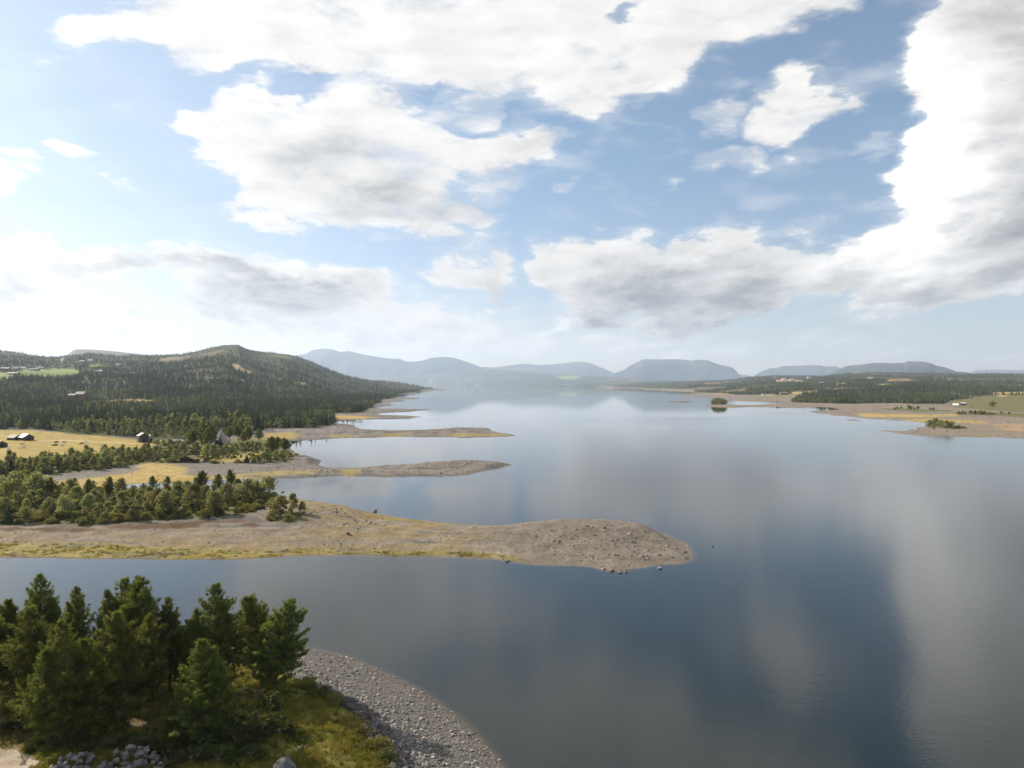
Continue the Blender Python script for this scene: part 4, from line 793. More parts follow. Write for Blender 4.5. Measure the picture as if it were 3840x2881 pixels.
for k_, (x, y) in enumerate(scatter(wood1, 46, 176, 236, -120, 1000, 402)):
    plant('birch_tree', BIRCHES, random.randrange(4), x, y, random.uniform(.45, .85), 'birch in full leaf inside the wood on the near headland', 'birch', 'birches in the headland wood')
# ---- trees round the old buildings on the second headland
def group_px(lst, lab, group):
    for kind, u, v, h, w in lst:
        nm, pr, hs, cat = {'p': ('pine_tree', SMALLPINES, SMALLPINE_H, 'pine'), 's': ('spruce_tree', SPRUCES, S10, 'spruce'), 'b': ('birch_tree', BIRCHES, B6, 'birch'), 'h': ('willow_shrub', BUSHES, B2, 'shrub')}[kind]
        by_px(nm, pr, hs, random.randrange(len(pr)), u, v, h, lab[kind], cat, group, w)
CL = {'p': 'dark pine in the grove round the steep wooden tent', 's': 'dark spruce close to the steep wooden tent', 'b': 'small birch growing before the steep wooden tent', 'h': 'low shrub on the grass by the turf roofed hut'}
group_px([('p',755,1684,92,1.1),('p',795,1676,78,1.1),('p',730,1682,72,1.1),('p',712,1676,60,1.1),('p',775,1690,80,1.0),('p',862,1660,58,1.0),('p',893,1658,60,1.1),('p',935,1664,58,1.1),('p',972,1656,46,1.2),('p',915,1670,50,1.2),('p',1015,1714,72,1.3),('p',1067,1708,62,1.3),('p',1040,1702,60,1.2),
 ('s',826,1676,46,1.6),('s',558,1682,34,1.4),('s',513,1700,34,1.7),('s',925,1736,38,1.8),('s',650,1690,40,1.3),
 ('b',775,1714,48,1.1),('b',800,1718,50,1.2),('b',820,1716,46,1.2),('b',838,1712,36,1.3),('b',850,1700,42,1.1),('b',870,1702,40,1.2),('b',885,1698,34,1.3),('b',905,1692,36,1.2),('b',925,1690,38,1.2),('b',945,1688,36,1.3),('b',965,1690,34,1.3),('b',948,1736,36,1.3),('b',970,1734,36,1.4),('b',990,1732,38,1.4),('b',1010,1732,40,1.4),('b',1035,1728,38,1.4),('b',1060,1722,34,1.4),('b',1085,1718,26,1.3),('b',1000,1722,40,1.4),('b',660,1716,46,1.2),('b',655,1732,48,1.2),('b',690,1700,44,1.3),('b',640,1702,40,1.4),('b',600,1704,38,1.4),('b',580,1712,40,1.5),('b',620,1716,36,1.5),('b',560,1706,30,1.5),('b',735,1690,30,1.4),('b',615,1672,24,1.5),('b',590,1668,24,1.6),('b',635,1668,22,1.6),('b',670,1672,26,1.5),('b',700,1680,30,1.4),('b',720,1700,30,1.5),
 ('h',770,1732,16,1.8),('h',805,1738,12,2.2),('h',890,1736,12,1.6),('h',720,1706,16,2.2),('h',700,1712,14,2.2),('h',735,1704,14,2.0),('h',640,1735,16,1.8)], CL, 'trees round the wooden tent')
BELT = zone([(-300,1800),(0,1744),(110,1730),(210,1712),(330,1703),(480,1706),(570,1706),(600,1728),(520,1742),(440,1754),(340,1764),(165,1782),(0,1788),(-300,1830)], 1, 1, 4, 403)
for k_, (x, y) in enumerate(scatter(BELT, 125, 225, 345, -160, 620, 404)):
    q_ = random.random()
    if q_ < .80: plant('birch_tree', BIRCHES, random.randrange(4), x, y, random.uniform(.55, 1.05), 'young birch in the belt of scrub below the yellow meadow', 'birch', 'scrub belt below the meadow')
    elif q_ < .88: plant('spruce_tree', SPRUCES, random.randrange(3), x, y, random.uniform(.35, .6), 'young spruce in the belt of scrub below the yellow meadow', 'spruce', 'scrub belt below the meadow')
    else: plant('willow_shrub', BUSHES, random.randrange(3), x, y, random.uniform(.7, 1.2), 'shrub in the belt of scrub below the yellow meadow', 'shrub', 'scrub belt below the meadow')
for u, v, h, lab in ((170,1713,22,'lone grey bush on the meadow above the scrub belt'),(420,1702,28,'bare thin birch on the meadow edge above the scrub belt')): by_px('birch_tree', BIRCHES, B6, 2, u, v, h, lab, 'birch', None, 1.4)
# ---- right shore bushes and islet
for u, v, h, lab in ((2682,1518,24,None),(2694,1518,26,None),(2705,1518,24,None),(2715,1518,21,None),(2726,1517,14,None),(2673,1518,18,None)): by_px('birch_tree', BIRCHES, B6, 2, u, v, h, 'round tree of the clump on the low islet by the right shore', 'tree', 'clump on the islet', 1.5)
for u, v, lab in ((2732,1517,'small conifer on the islet, next to the round clump'),(2740,1517,'small conifer at the end of the islet clump')): by_px('spruce_tree', SPRUCES, S10, 0, u, v, 13, lab, 'spruce', 'conifers on the islet', 2.0)
for u, v, h, lab in ((3483,1602,26,'leftmost bush of the thicket on the near right spit'),(3506,1600,32,'tall bush of the thicket on the near right spit'),(3530,1605,30,'bright green bush in the middle of the spit thicket'),(3552,1608,30,'dark bush right of the bright one in the spit thicket'),(3570,1606,26,'rounded end bush of the spit thicket'),(3500,1607,16,'low bush in front of the spit thicket')): by_px('birch_tree', BIRCHES, B6, 2, u, v, h, lab, 'bush', 'thicket on the near right spit', 1.35)
for u, v, h in ((3595,1606,10),(3612,1608,8),(3585,1609,10)): by_px('willow_shrub', BUSHES, B2, 0, u, v, h, 'low shrub trailing off from the spit thicket', 'shrub', 'shrubs by the spit thicket', 2.2)
for u, v, h in ((3357,1537,8),(3364,1534,9),(3380,1533,8),(3408,1535,14),(3416,1534,10),(3430,1535,7),(3442,1535,12),(3487,1537,8),(3500,1538,9),(3595,1555,12),(3612,1555,14),(3640,1552,12),(3658,1556,16),(3678,1555,15),(3692,1556,14),(3710,1557,12),(3726,1556,8),(3756,1552,9),(3784,1554,9)):
    by_px('willow_shrub', BUSHES, B2, random.randrange(3), u, v, h, 'small shrub in the green strips across the right gravel flats', 'shrub', 'shrubs on the right flats', 1.0)
by_px('birch_tree', BIRCHES, B6, 2, 3720, 1525, 20, 'lone round tree on the green heath of the right shore', 'tree', None, 1.6)
# ---- under the pines and along the turf edge
def shrub_px(u, v, wm, hm, i, lab, group, nm='willow_shrub'):
    x, y, z = hit(u, v); e = plant(nm, BUSHES, i, x, y, 1, lab, 'shrub', group); e.scale = (wm/2.4, wm/2.4, hm/2.0); return e
for u, v, w, h, i, lab in ((1150,2575,2.3,1.0,1,'green bush at the upper corner of the turf by the gravel'),(1215,2615,2.4,1.1,0,'dark green bush on the turf edge above the boulders'),(1250,2640,2.0,.9,1,'low bush ending the dark hedge on the turf edge'),(1420,2805,2.4,1.0,1,'pale olive bush on the turf edge near the frame bottom'),(1445,2850,2.2,.9,0,'grey green bush among the boulders at the frame bottom'),(1360,2755,1.8,.7,1,'small bush halfway down the turf edge'),(1015,2680,2.6,2.2,2,'dark tall bush under the rightmost pine')):
    shrub_px(u, v, w, h, i, lab, 'bushes on the near turf')
for k_, (u, v, w, h) in enumerate(((880,2725,4.2,1.3),(980,2745,4.6,1.4),(1050,2760,3.6,1.2),(820,2770,3.8,1.2),(760,2800,4.0,1.3),(680,2790,3.4,1.2),(900,2790,4.0,1.2),(620,2840,3.6,1.1),(720,2860,4.0,1.2),(820,2850,3.6,1.1),(940,2840,3.0,.9))):
    shrub_px(u, v, w, h, 2, 'dark spreading juniper on the ground under the pines', 'junipers under the pines', 'juniper_shrub')
for u, v, w, h in ((160,2700,3,.8),(260,2790,3,.9),(330,2810,2.6,.8),(60,2740,3,.9),(480,2790,2.8,.8),(420,2800,2.8,.9),(200,2800,2.2,.7),(130,2812,1.8,.7),(560,2810,2.4,.8),(540,2790,2.6,.8)):
    shrub_px(u, v, w, h, random.choice((0, 2)), 'dark low bush on the shaded ground near the stone heaps', 'low bushes near the stone heaps')
# ---- forests as instances
def instancer(name, pts, protos, label, parts_name):
    """points with turn, size and kind; every point carries a whole tree"""
    coll = bpy.data.collections.new(parts_name)
    for k_, me in enumerate(protos):
        o = bpy.data.objects.new('%s_%02d' % (parts_name, k_), me); coll.objects.link(o)
    P_, rot, scl, idx = pts
    me = bpy.data.meshes.new(name); me.vertices.add(len(P_)); me.vertices.foreach_set('co', np.ascontiguousarray(P_, np.float32).ravel())
    for nm, arr, ty in (('rot', rot, 'FLOAT_VECTOR'), ('scl', scl, 'FLOAT_VECTOR'), ('pick', idx, 'INT')):
        a = me.attributes.new(nm, ty, 'POINT'); a.data.foreach_set('vector' if ty == 'FLOAT_VECTOR' else 'value', np.ascontiguousarray(arr, np.int32 if ty == 'INT' else np.float32).ravel())
    o = bpy.data.objects.new(name, me); link(o); tag(o, label, kind='stuff')
    ng = bpy.data.node_groups.new(name, 'GeometryNodeTree'); ng.interface.new_socket('Geometry', in_out='INPUT', socket_type='NodeSocketGeometry'); ng.interface.new_socket('Geometry', in_out='OUTPUT', socket_type='NodeSocketGeometry')
    N, L = ng.nodes, ng.links; gi, go = N.new('NodeGroupInput'), N.new('NodeGroupOutput')
    ins = N.new('GeometryNodeInstanceOnPoints'); ci = N.new('GeometryNodeCollectionInfo'); ci.inputs['Collection'].default_value = coll
    ci.inputs['Separate Children'].default_value = True; ci.inputs['Reset Children'].default_value = True; ins.inputs['Pick Instance'].default_value = True
    def na(nm, dt):
        n_ = N.new('GeometryNodeInputNamedAttribute'); n_.data_type = dt; n_.inputs['Name'].default_value = nm; return n_.outputs['Attribute']
    L.new(gi.outputs[0], ins.inputs['Points']); L.new(ci.outputs[0], ins.inputs['Instance']); L.new(na('pick', 'INT'), ins.inputs['Instance Index'])
    L.new(na('rot', 'FLOAT_VECTOR'), ins.inputs['Rotation']); L.new(na('scl', 'FLOAT_VECTOR'), ins.inputs['Scale']); L.new(ins.outputs[0], go.inputs[0])
    md = o.modifiers.new('instances', 'NODES'); md.node_group = ng
    return o
def joined(pair, name):
    """trunk and crown of a tree as one mesh"""
    a, b_ = pair; Vs, Fs, mi, mats, cs, n = [], [], [], [], [], 0
    for q_, me in enumerate((a, b_)):
        V = np.zeros(len(me.vertices)*3, np.float32); me.vertices.foreach_get('co', V); V = V.reshape(-1, 3)
        k = len(me.polygons[0].vertices); F = np.zeros(len(me.loops), np.int32); me.loops.foreach_get('vertex_index', F)
        tot = np.zeros(len(me.polygons), np.int32); me.polygons.foreach_get('loop_total', tot); st = np.concatenate([[0], np.cumsum(tot)[:-1]])
        for k in (3, 4):
            m_ = tot == k
            if m_.any(): Fs.append(F[st[m_][:, None]+np.arange(k)]+n); mi += [q_]*int(m_.sum())
        if me.color_attributes: c = np.zeros(len(V)*4, np.float32); me.color_attributes[0].data.foreach_get('color', c); cs.append(c.reshape(-1, 4)[:, :3])
        else: cs.append(np.full((len(V), 3), .1))
        Vs.append(V); n += len(V); mats.append(me.materials[0])
    return mesh_np(name, np.concatenate(Vs), Fs, mats, mi, np.concatenate(cs))
def forest_points(mask, excl, ymin, ymax, umin, umax, n, dmin, dk, seed, prob=1.0):
    r = np.random.default_rng(seed); u = r.uniform(umin, umax, n); y = ymin*(ymax/ymin)**r.random(n); x = (u-CXP)/FPX*y
    d = np.maximum(dmin, dk*y); acc = np.minimum(1, (dk*y/d)**2) if dk else 1
    acc = (y/np.maximum(dmin/dk, y))**2
    ok = (r.random(n) < acc) & (sample(mask, x, y) > r.uniform(.35, .65, n)) & (sample(excl, x, y) < r.uniform(.3, .75, n))
    return x[ok], y[ok], r
DK = .0057
nLc = int(2100/FPX*math.log(5200/420)/DK**2)
xl, yl, r_ = forest_points(FMASK, LCLEAR, 420, 5300, -420, 1690, nLc, 5.0, DK, 501)
decid = fbm(xl/90, yl/130, 3, 502)+.30*(yl < 750)-.10
isb = r_.random(len(xl)) < np.clip(.24+decid*1.3, .05, .8)
hgt = np.where(isb, r_.uniform(5, 8.5, len(xl)), r_.uniform(6.5, 13, len(xl)))*np.clip(.85+fbm(xl/60, yl/60, 2, 503)*1.2, .6, 1.3)*np.clip(1.15-np.maximum(sample(Z, xl, yl)-60, 0)*.0042, .5, 1)
hgt *= np.where(yl > 2500, np.clip(yl/2500, 1, 1.25), 1)
order = np.argsort(yl/hgt)
pick_s = [i for i in order if not isb[i]][:230]; pick_b = [i for i in order if isb[i]][:90]
for i in pick_s: plant('spruce_tree', SPRUCES, random.randrange(3), xl[i], yl[i], hgt[i]/10, 'tall spruce in the front of the dark forest behind the meadow', 'spruce', 'spruces at the forest front')
for i in pick_b: plant('birch_tree', BIRCHES, random.randrange(4), xl[i], yl[i], hgt[i]/6, 'pale birch in the front of the dark forest behind the meadow', 'birch', 'birches at the forest front')
FT = [joined(p_, 'forest_tree') for p_ in FSPRUCE+FBIRCH]
def inst_trees(name, x, y, h, birch, label, r):
    z = sample(Z, x, y)-.2; n = len(x); k = np.where(birch, 3+r.integers(0, 2, n), r.integers(0, 3, n)); base = np.where(birch, 8.0, 10.0)
    s_ = h/base; w = s_*r.uniform(.85, 1.25, n)*np.where(y > 1500, 1.25, 1.1)
    return instancer(name, (np.stack([x, y, z], 1), np.stack([np.zeros(n), np.zeros(n), r.uniform(0, 6.28, n)], 1), np.stack([w, w, s_], 1), k), FT, label, name+'_tree')
UB = [joined(p_, 'undergrowth_bush') for p_ in BUSHES]
ub = np.concatenate([scatter(wood1, 800, 160, 238, -200, 1045, 521), scatter(BELT, 500, 222, 350, -200, 620, 522), scatter(GREEN, 700, 240, 400, -200, 1120, 523)]); ru = np.random.default_rng(524); n_u = len(ub)
su = ru.uniform(.30, .75, n_u)
instancer('undergrowth', (np.stack([ub[:, 0], ub[:, 1], sample(Z, ub[:, 0], ub[:, 1])-.05], 1), np.stack([np.zeros(n_u), np.zeros(n_u), ru.uniform(0, 6.28, n_u)], 1), np.stack([su*1.35, su*1.35, su*.8], 1), ru.integers(0, 3, n_u)), UB, 'knee high heath and willow scrub between the trees on the left shore', 'undergrowth_piece')
rest = np.ones(len(xl), bool); rest[pick_s] = False; rest[pick_b] = False
inst_trees('forest', xl[rest], yl[rest], hgt[rest], isb[rest], 'spruce and birch forest covering the left shore and hill', r_)
nRc = int(2400/FPX*math.log(7200/950)/DK**2)
xr, yr_, r_ = forest_points(RMASK, RCLEAR, 950, 7600, 2150, 4480, nRc, 6.0, DK, 511)
bb = r_.random(len(xr)) < np.clip(.28+fbm(xr/120, yr_/160, 3, 512)*1.4, .05, .8)
hr = np.where(bb, r_.uniform(5.5, 9, len(xr)), r_.uniform(7, 13.5, len(xr)))*np.clip(.9+fbm(xr/90, yr_/120, 2, 513)*1.2, .6, 1.3)*np.where(yr_ > 2200, 1.0, 1.0)
inst_trees('forest.001', xr, yr_, hr, bb, 'mixed forest covering the right shore and low hills', r_)
# ------------------------------------------------------------------ stones
M_ROCK = mat_simple('grey_rock', (.185, .165, .145, 1), .9, 3.0, .45, .05, randomv=.38)
M_ROCKD = mat_simple('dark_rock', (.085, .078, .074, 1), .92, 3.0, .5, .05, randomv=.4)
M_ROCKB = mat_simple('blue_grey_rock', (.15, .148, .150, 1), .9, 2.2, .4, .05, randomv=.30)
def make_rock(seed, sub=2, flat_=.62, mat=M_ROCK, chop=.20):
    r = np.random.default_rng(seed); bm = bmesh.new(); bmesh.ops.create_icosphere(bm, subdivisions=sub, radius=.5)
    V = np.array([v.co[:] for v in bm.verts]); F = np.array([[v.index for v in f.verts] for f in bm.faces]); bm.free()
    V = V*np.array([r.uniform(.85, 1.25), r.uniform(.7, 1.0), flat_*r.uniform(.8, 1.2)])
    for k_ in range(10):                                        # chop planes so that the stone has faces and edges
        d = r.normal(size=3); d /= np.linalg.norm(d); lim = r.uniform(chop, .38); ex = np.maximum(V@d-lim, 0); V = V-np.outer(ex*.93, d)
    V += r.normal(size=V.shape)*.012
    return mesh_np('stone', V, F, [mat], smooth=False)
ROCKS = [make_rock(600+i) for i in range(8)]; DARKROCKS = [make_rock(620+i, 2, .75, M_ROCKD) for i in range(6)]; HEAPROCKS = [make_rock(640+i, 1, .75, M_ROCKB, .16) for i in range(6)]; M_PEB = mat_simple('beach_pebble', (.205, .187, .168, 1), .9, 3.0, .4, .03, randomv=.62)
PEBBLES = [make_rock(660+i, 1, .6, M_PEB, .28) for i in range(6)]
def rock(nm, x, y, size, label, cat, group, z=None, sink=.28, meshes=ROCKS, tall=1.0):
    o = obj(nm, random.choice(meshes), None, (x, y, (gz(x, y) if z is None else z)+size*(.30-sink)), random.uniform(0, 6.28), (size*random.uniform(.9, 1.15), size*random.uniform(.85, 1.1), size*tall*random.uniform(.85, 1.1)))
    o.rotation_euler = (random.uniform(-.25, .25), random.uniform(-.25, .25), o.rotation_euler[2]); return tag(o, label, cat, group)
rk = np.random.default_rng(701)
def band_points(cond, n, y0, y1, u0, u1, seed, dmin=0.0):
    r = np.random.default_rng(seed); out = []; k = n*60; u = r.uniform(u0, u1, k); y = r.uniform(y0, y1, k); x = (u-CXP)/FPX*y
    ok = cond(x, y)
    for a, b_ in zip(x[ok], y[ok]):
        if dmin and any((a-c)**2+(b_-d)**2 < dmin*dmin for c, d in out): continue
        out.append((a, b_))
        if len(out) >= n: break
    return out
gd = lambda x, y: sample(GD, x, y)
sd_ = lambda x, y: sample(S, x, y)
vpx = lambda x, y: HV+(CAM_H-sample(Z, x, y))*FPX/y
for x, y in band_points(lambda x, y: (gd(x, y) < .4) & (gd(x, y) > -2.3) & (sd_(x, y) > 2.0) & (vpx(x, y) < 2900) & (x/y*FPX+CXP > 1175+0*x), 150, 55, 82, 1150, 1720, 711, .5):
    rock('boulder', x, y, float(rk.uniform(.6, 1.25)), 'dark weathered boulder of the row below the turf edge', 'boulder', 'boulders below the turf edge', tall=1.1, meshes=DARKROCKS)
for x, y in band_points(lambda x, y: (gd(x, y) < -2.0) & (gd(x, y) > -5.0) & (sd_(x, y) > 1.2) & (vpx(x, y) < 2890), 130, 55, 84, 1080, 1800, 712, .4):
    rock('cobble', x, y, float(rk.uniform(.38, .75)), 'rounded pale cobble on the upper gravel beach', 'cobble', 'cobbles on the gravel beach')
for u, v, s_ in ((870,2475,.9),(905,2470,.7),(930,2480,.8),(890,2490,.6),(955,2478,.6),(1010,2490,.7),(1040,2500,.6),(1100,2540,.7),(1125,2545,.6),(30,2470,.7),(10,2490,.8),(60,2480,.6)):
    x, y, z = hit(u, v); rock('boulder', x, y, s_, 'pale boulder on the beach seen between the pine trunks', 'boulder', 'boulders behind the pines')
# stone heaps at the bottom of the picture
def heap(u0, u1, vtop, n, hmax, seed, label, group):
    xa, ya, _ = hit(u0, 2878); xb, yb, _ = hit(u1, 2878); cx, cy = (xa+xb)/2, (ya+yb)/2-.4; rx, ry = abs(xb-xa)/2, 1.9
    r = np.random.default_rng(seed); placed = []
    k = 0
    while len(placed) < n and k < 4000:
        k += 1; a, q_ = r.uniform(0, 6.283), math.sqrt(r.random()); x, y = cx+rx*q_*math.cos(a), cy+ry*q_*math.sin(a); s_ = r.uniform(.55, 1.05)
        lvl = max(0, 1-q_**1.6)*hmax*r.choice([.1, .55, 1.0]); z = gz(x, y)+lvl+.12
        if any((x-c[0])**2+(y-c[1])**2+1.5*(z-c[2])**2 < (.44*(s_+c[3])*.85)**2 for c in placed): continue
        placed.append((x, y, z, s_)); rock('heap_stone', x, y, s_, label, 'stone', group, z=z, sink=.15, meshes=HEAPROCKS)
heap(205, 352, 2828, 30, 1.0, 721, 'angular blue grey stone in the smaller heap beside the track', 'stones of the smaller heap')
heap(380, 640, 2806, 56, 1.5, 722, 'angular blue grey stone in the larger heap under the pines', 'stones of the larger heap')
x, y, _ = hit(1061, 2905); rock('great_boulder', x, y, 2.3, 'big rounded grey boulder half cut off by the bottom edge on the turf', 'boulder', None, sink=.12, meshes=[make_rock(690, 3, .8, M_ROCKB, .25)])
for k_, (u, v, s_, lab) in enumerate(((1133,2780,.45,'top stone of the small stone row on the turf'),(1132,2798,.32,'dark stone second from the top of the small stone row'),(1118,2806,.36,'grey stone at the bend of the small stone row'),(1126,2809,.40,'palest stone at the bend of the small stone row'),(1146,2806,.30,'small stone apart to the right of the stone row'),(1110,2818,.36,'lowest stone of the small stone row'),(1120,2622,.42,'pale stone of the pair on the upper turf'),(1130,2616,.36,'dark stone of the pair on the upper turf'))):
    x, y, z = hit(u, v); rock('stone', x, y, s_, lab, 'stone', 'stones lying on the turf', sink=.1)
# stones on the headlands
x, y, z = hit(1406, 1924); rock('great_boulder', x, y, 1.8, 'lone dark rounded boulder standing by the bay on the near headland', 'boulder', None, sink=-.05, meshes=[make_rock(691, 3, .85, M_ROCK, .33)], tall=1.1)
x, y, z = hit(1303, 2004); rock('boulder', x, y, 1.5, 'dark low boulder lying alone on the bare middle of the near headland', 'boulder', None, sink=.1)
for u, v, s_, lab in ((1904,2104,1.6,'pale flat stone at the water edge midway along the headland'),(2262,2134,1.5,'large pinkish stone in the shallows at the headland tip, first of the row'),(2293,2139,1.5,'brown stone second in the row at the headland tip'),(2325,2139,1.2,'white flat stone third in the row at the headland tip'),(2347,2137,1.1,'pale stone fourth in the row at the headland tip'),(2327,2147,1.1,'flat stone lying out in the water before the headland tip row'),(2346,2145,1.0,'flat stone in the water at the end of the headland tip row'),(2475,2131,1.7,'long pale slab awash beside the headland tip'),(2672,2049,.95,'lone low stone in the lake off the headland tip')):
    x, y = (float(c) for c in flat(u, v, .1)); rock('shore_stone', x, y, s_*.8, lab, 'stone', 'stones in the shallows of the near headland', z=.06, sink=.28)
RN = zone([(1180,1900),(1280,1905),(1360,1935),(1450,1975),(1330,1985),(1180,1975)], 2, 2, 6, 731)*1.0+zone([(2000,1985),(2150,1966),(2300,1970),(2470,2005),(2580,2060),(2585,2095),(2400,2115),(2150,2110),(2050,2060)], 2, 2, 6, 732)
for x, y in scatter(np.clip(RN, 0, 1)*sstep(.5, 1.5, S), 110, 125, 205, 1150, 2620, 733): rock('boulder', x, y, float(rk.uniform(.5, 1.15)), 'weathered stone scattered on the bare gravel of the near headland', 'stone', 'stones on the near headland')
NH = isL*sstep(.3, 1, S)*(YY < 232)*(1-wood1)
L23 = isL*sstep(.6, 2, S)*(YY > 232)*(YY < 620)*(1-FMASK)*(1-GREEN)*(1-zone(MEADOW, 3, 2, 9, 67))
for x, y in scatter(L23*(UU > 1150), 45, 250, 600, 1150, 1950, 734): rock('boulder', x, y, float(rk.uniform(.8, 1.9)), 'dark stone lying on one of the gravel spits beyond the near headland', 'stone', 'stones on the farther spits')
RT = zone([(3400,1612),(3470,1600),(3540,1608),(3600,1615),(3520,1622),(3420,1620)], 3, 3, 8, 735)+zone([(3700,1572),(3860,1570),(3860,1592),(3760,1590)], 3, 3, 8, 736)+zone([(3480,1556),(3600,1553),(3640,1560),(3500,1563)], 3, 3, 8, 737)
for x, y in scatter(np.clip(RT, 0, 1), 60, 480, 900, 3380, 3900, 738): rock('boulder', x, y, float(rk.uniform(1.0, 2.4)), 'grey stone among the rubble of the right shore', 'stone', 'stones on the right shore')
def stones(name, pts, smin, smax, label, seed, pw=2.2, sink=.1):
    r = np.random.default_rng(seed); x, y = np.asarray(pts, float).T; n = len(x); s_ = smin+(smax-smin)*r.random(n)**pw
    z = sample(Z, x, y)+s_*(.22-sink)
    return instancer(name, (np.stack([x, y, z], 1), np.stack([r.uniform(-.3, .3, n), r.uniform(-.3, .3, n), r.uniform(0, 6.28, n)], 1), np.stack([s_*r.uniform(.9, 1.3, n), s_, s_*r.uniform(.7, 1.1, n)], 1), r.integers(0, len(PEBBLES), n)), PEBBLES, label, name+'_piece')
def field(cond, n, y0, y1, u0, u1, seed):
    r = np.random.default_rng(seed); u = r.uniform(u0, u1, n); y = y0*(y1/y0)**r.random(n); x = (u-CXP)/FPX*y; ok = cond(x, y, r); return np.stack([x[ok], y[ok]], 1)
stones('gravel', field(lambda x, y, r: (gd(x, y) < .2) & (sd_(x, y) > -.5) & (r.random(len(x)) < .14+.30*sstep(-6.5, -1.5, gd(x, y))), 90000, 52, 104, -250, 2000, 741), .10, .52, 'pale cobbles and gravel of the near beach', 742, 2.4)
stones('gravel.004', field(lambda x, y, r: (gd(x, y) < .1) & (sd_(x, y) > -.3), 110000, 52, 104, -250, 2000, 7411), .06, .20, 'small shingle between the cobbles of the near beach', 7421, 1.3, .06)
stones('gravel.001', field(lambda x, y, r: (sample(NH, x, y) > .5) & (r.random(len(x)) < .12+.9*np.clip(sample(np.clip(RN, 0, 1), x, y), 0, 1)+.8*sstep(.08, .25, fbm(x/7, y/5, 3, 743))), 16000, 118, 230, -300, 2620, 744), .12, .60, 'small stones strewn over the near headland', 745, 3.0)
stones('gravel.002', field(lambda x, y, r: (sample(L23, x, y) > .5) & (r.random(len(x)) < .1+.9*sstep(.05, .2, fbm(x/12, y/9, 3, 746))), 9000, 235, 620, 300, 1950, 747), .25, .95, 'small stones strewn over the farther spits', 748, 3.0)
stones('gravel.003', field(lambda x, y, r: (sample(rr, x, y) > .5) & (sd_(x, y) > 1) & (sample(RMASK, x, y) < .3) & (r.random(len(x)) < .06+.9*sstep(.10, .25, fbm(x/22, y/14, 3, 749))), 14000, 430, 1300, 2600, 4300, 750), .4, 1.5, 'stones strewn over the right shore flats', 751, 3.0)
# ------------------------------------------------------------------ the dirt track at the lower left corner
pw_ = wpoly([(-500,2780),(-60,2796),(0,2801),(45,2806),(80,2822),(118,2840),(150,2852),(140,2868),(118,2881),(130,2960),(200,3100),(400,4200),(-2600,4200),(-2600,2780)])
rt = np.where(Ys < 80)[0][-1]; PD = np.full(YY.shape, -9.0); PD[:rt] = poly_sd(XX[:rt], YY[:rt], pw_)+fbm(XX[:rt]/1.2, YY[:rt]/1.2, 3, 820)*.5
mk_ = (PD[:-1, :-1] > 0) & (PD[1:, 1:] > 0) & keep
if mk_.any():
    P3s = P3; P3 = P3+np.array([0, 0, .03]); CFs = CF; CF = np.tile(np.array([[.33, .27, .20]]), (len(P3), 1)).astype(np.float32)
    tag(obj('path', submesh('path', mk_, [M_NEAR])), 'pale dirt track in the lower left corner', kind='structure'); P3, CF = P3s, CFs
# ------------------------------------------------------------------ grass
M_GRASS = mat_leaf('meadow_grass', .35, 1.0, 1.0, .3)
def make_tuft(seed, n, h, w, col):
    r = np.random.default_rng(seed); a = Acc(); c = np.stack([r.normal(size=n)*h*.35, r.normal(size=n)*h*.35, np.zeros(n)], 1); d = np.stack([r.normal(size=n)*.55, r.normal(size=n)*.55, np.ones(n)], 1)
    V, F = blades(c, d, h, w, r); a.add(V, F, np.repeat(np.array(col)*r.uniform(.7, 1.3, n)[:, None], 3, 0)); return a.mesh('tuft', [M_GRASS])
TUFTS = [make_tuft(801, 22, .34, .022, (.20, .19, .040)), make_tuft(802, 22, .40, .022, (.26, .225, .060)), make_tuft(803, 26, .28, .03, (.085, .105, .024))]
def tufts(name, pts, smin, smax, label, seed, pick):
    r = np.random.default_rng(seed); x, y = np.asarray(pts, float).T; n = len(x); s_ = r.uniform(smin, smax, n)
    return instancer(name, (np.stack([x, y, sample(Z, x, y)-.02], 1), np.stack([r.normal(size=n)*.1, r.normal(size=n)*.1, r.uniform(0, 6.28, n)], 1), np.stack([s_*1.3, s_*1.3, s_], 1), pick(x, y, r)), TUFTS, label, name+'_tuft')
tufts('grass', field(lambda x, y, r: (gd(x, y) > -.3) & (sample(PD, x, y) < .1) & (vpx(x, y) < 3000) & (r.random(len(x)) < .35+.65*sstep(-.1, .15, fbm(x/2.5, y/2.5, 3, 810))*(1-.75*sample(duff, x, y))), 30000, 48, 88, -300, 1720, 811), .6, 1.25, 'rough yellow green grass on the turf of the near bank', 812, lambda x, y, r: np.where(fbm(x/2.6, y/2.6, 4, 141)+r.normal(size=len(x))*.1 > .08, 1, np.where(fbm(x/5, y/5, 4, 142)+r.normal(size=len(x))*.1 > .08, 2, 0)))
tufts('grass.001', field(lambda x, y, r: (sample(band*nl, x, y) > .35) & (sd_(x, y) > .6) & (r.random(len(x)) < .9*sstep(.0, .16, fbm(x/1.8, y/1.1, 3, 817))*sample(band, x, y)**2), 40000, 120, 160, -300, 1900, 813), .35, .95, 'mossy yellow green tufts along the headland shore', 814, lambda x, y, r: r.choice([0, 1, 2], len(x), p=[.45, .35, .20]))
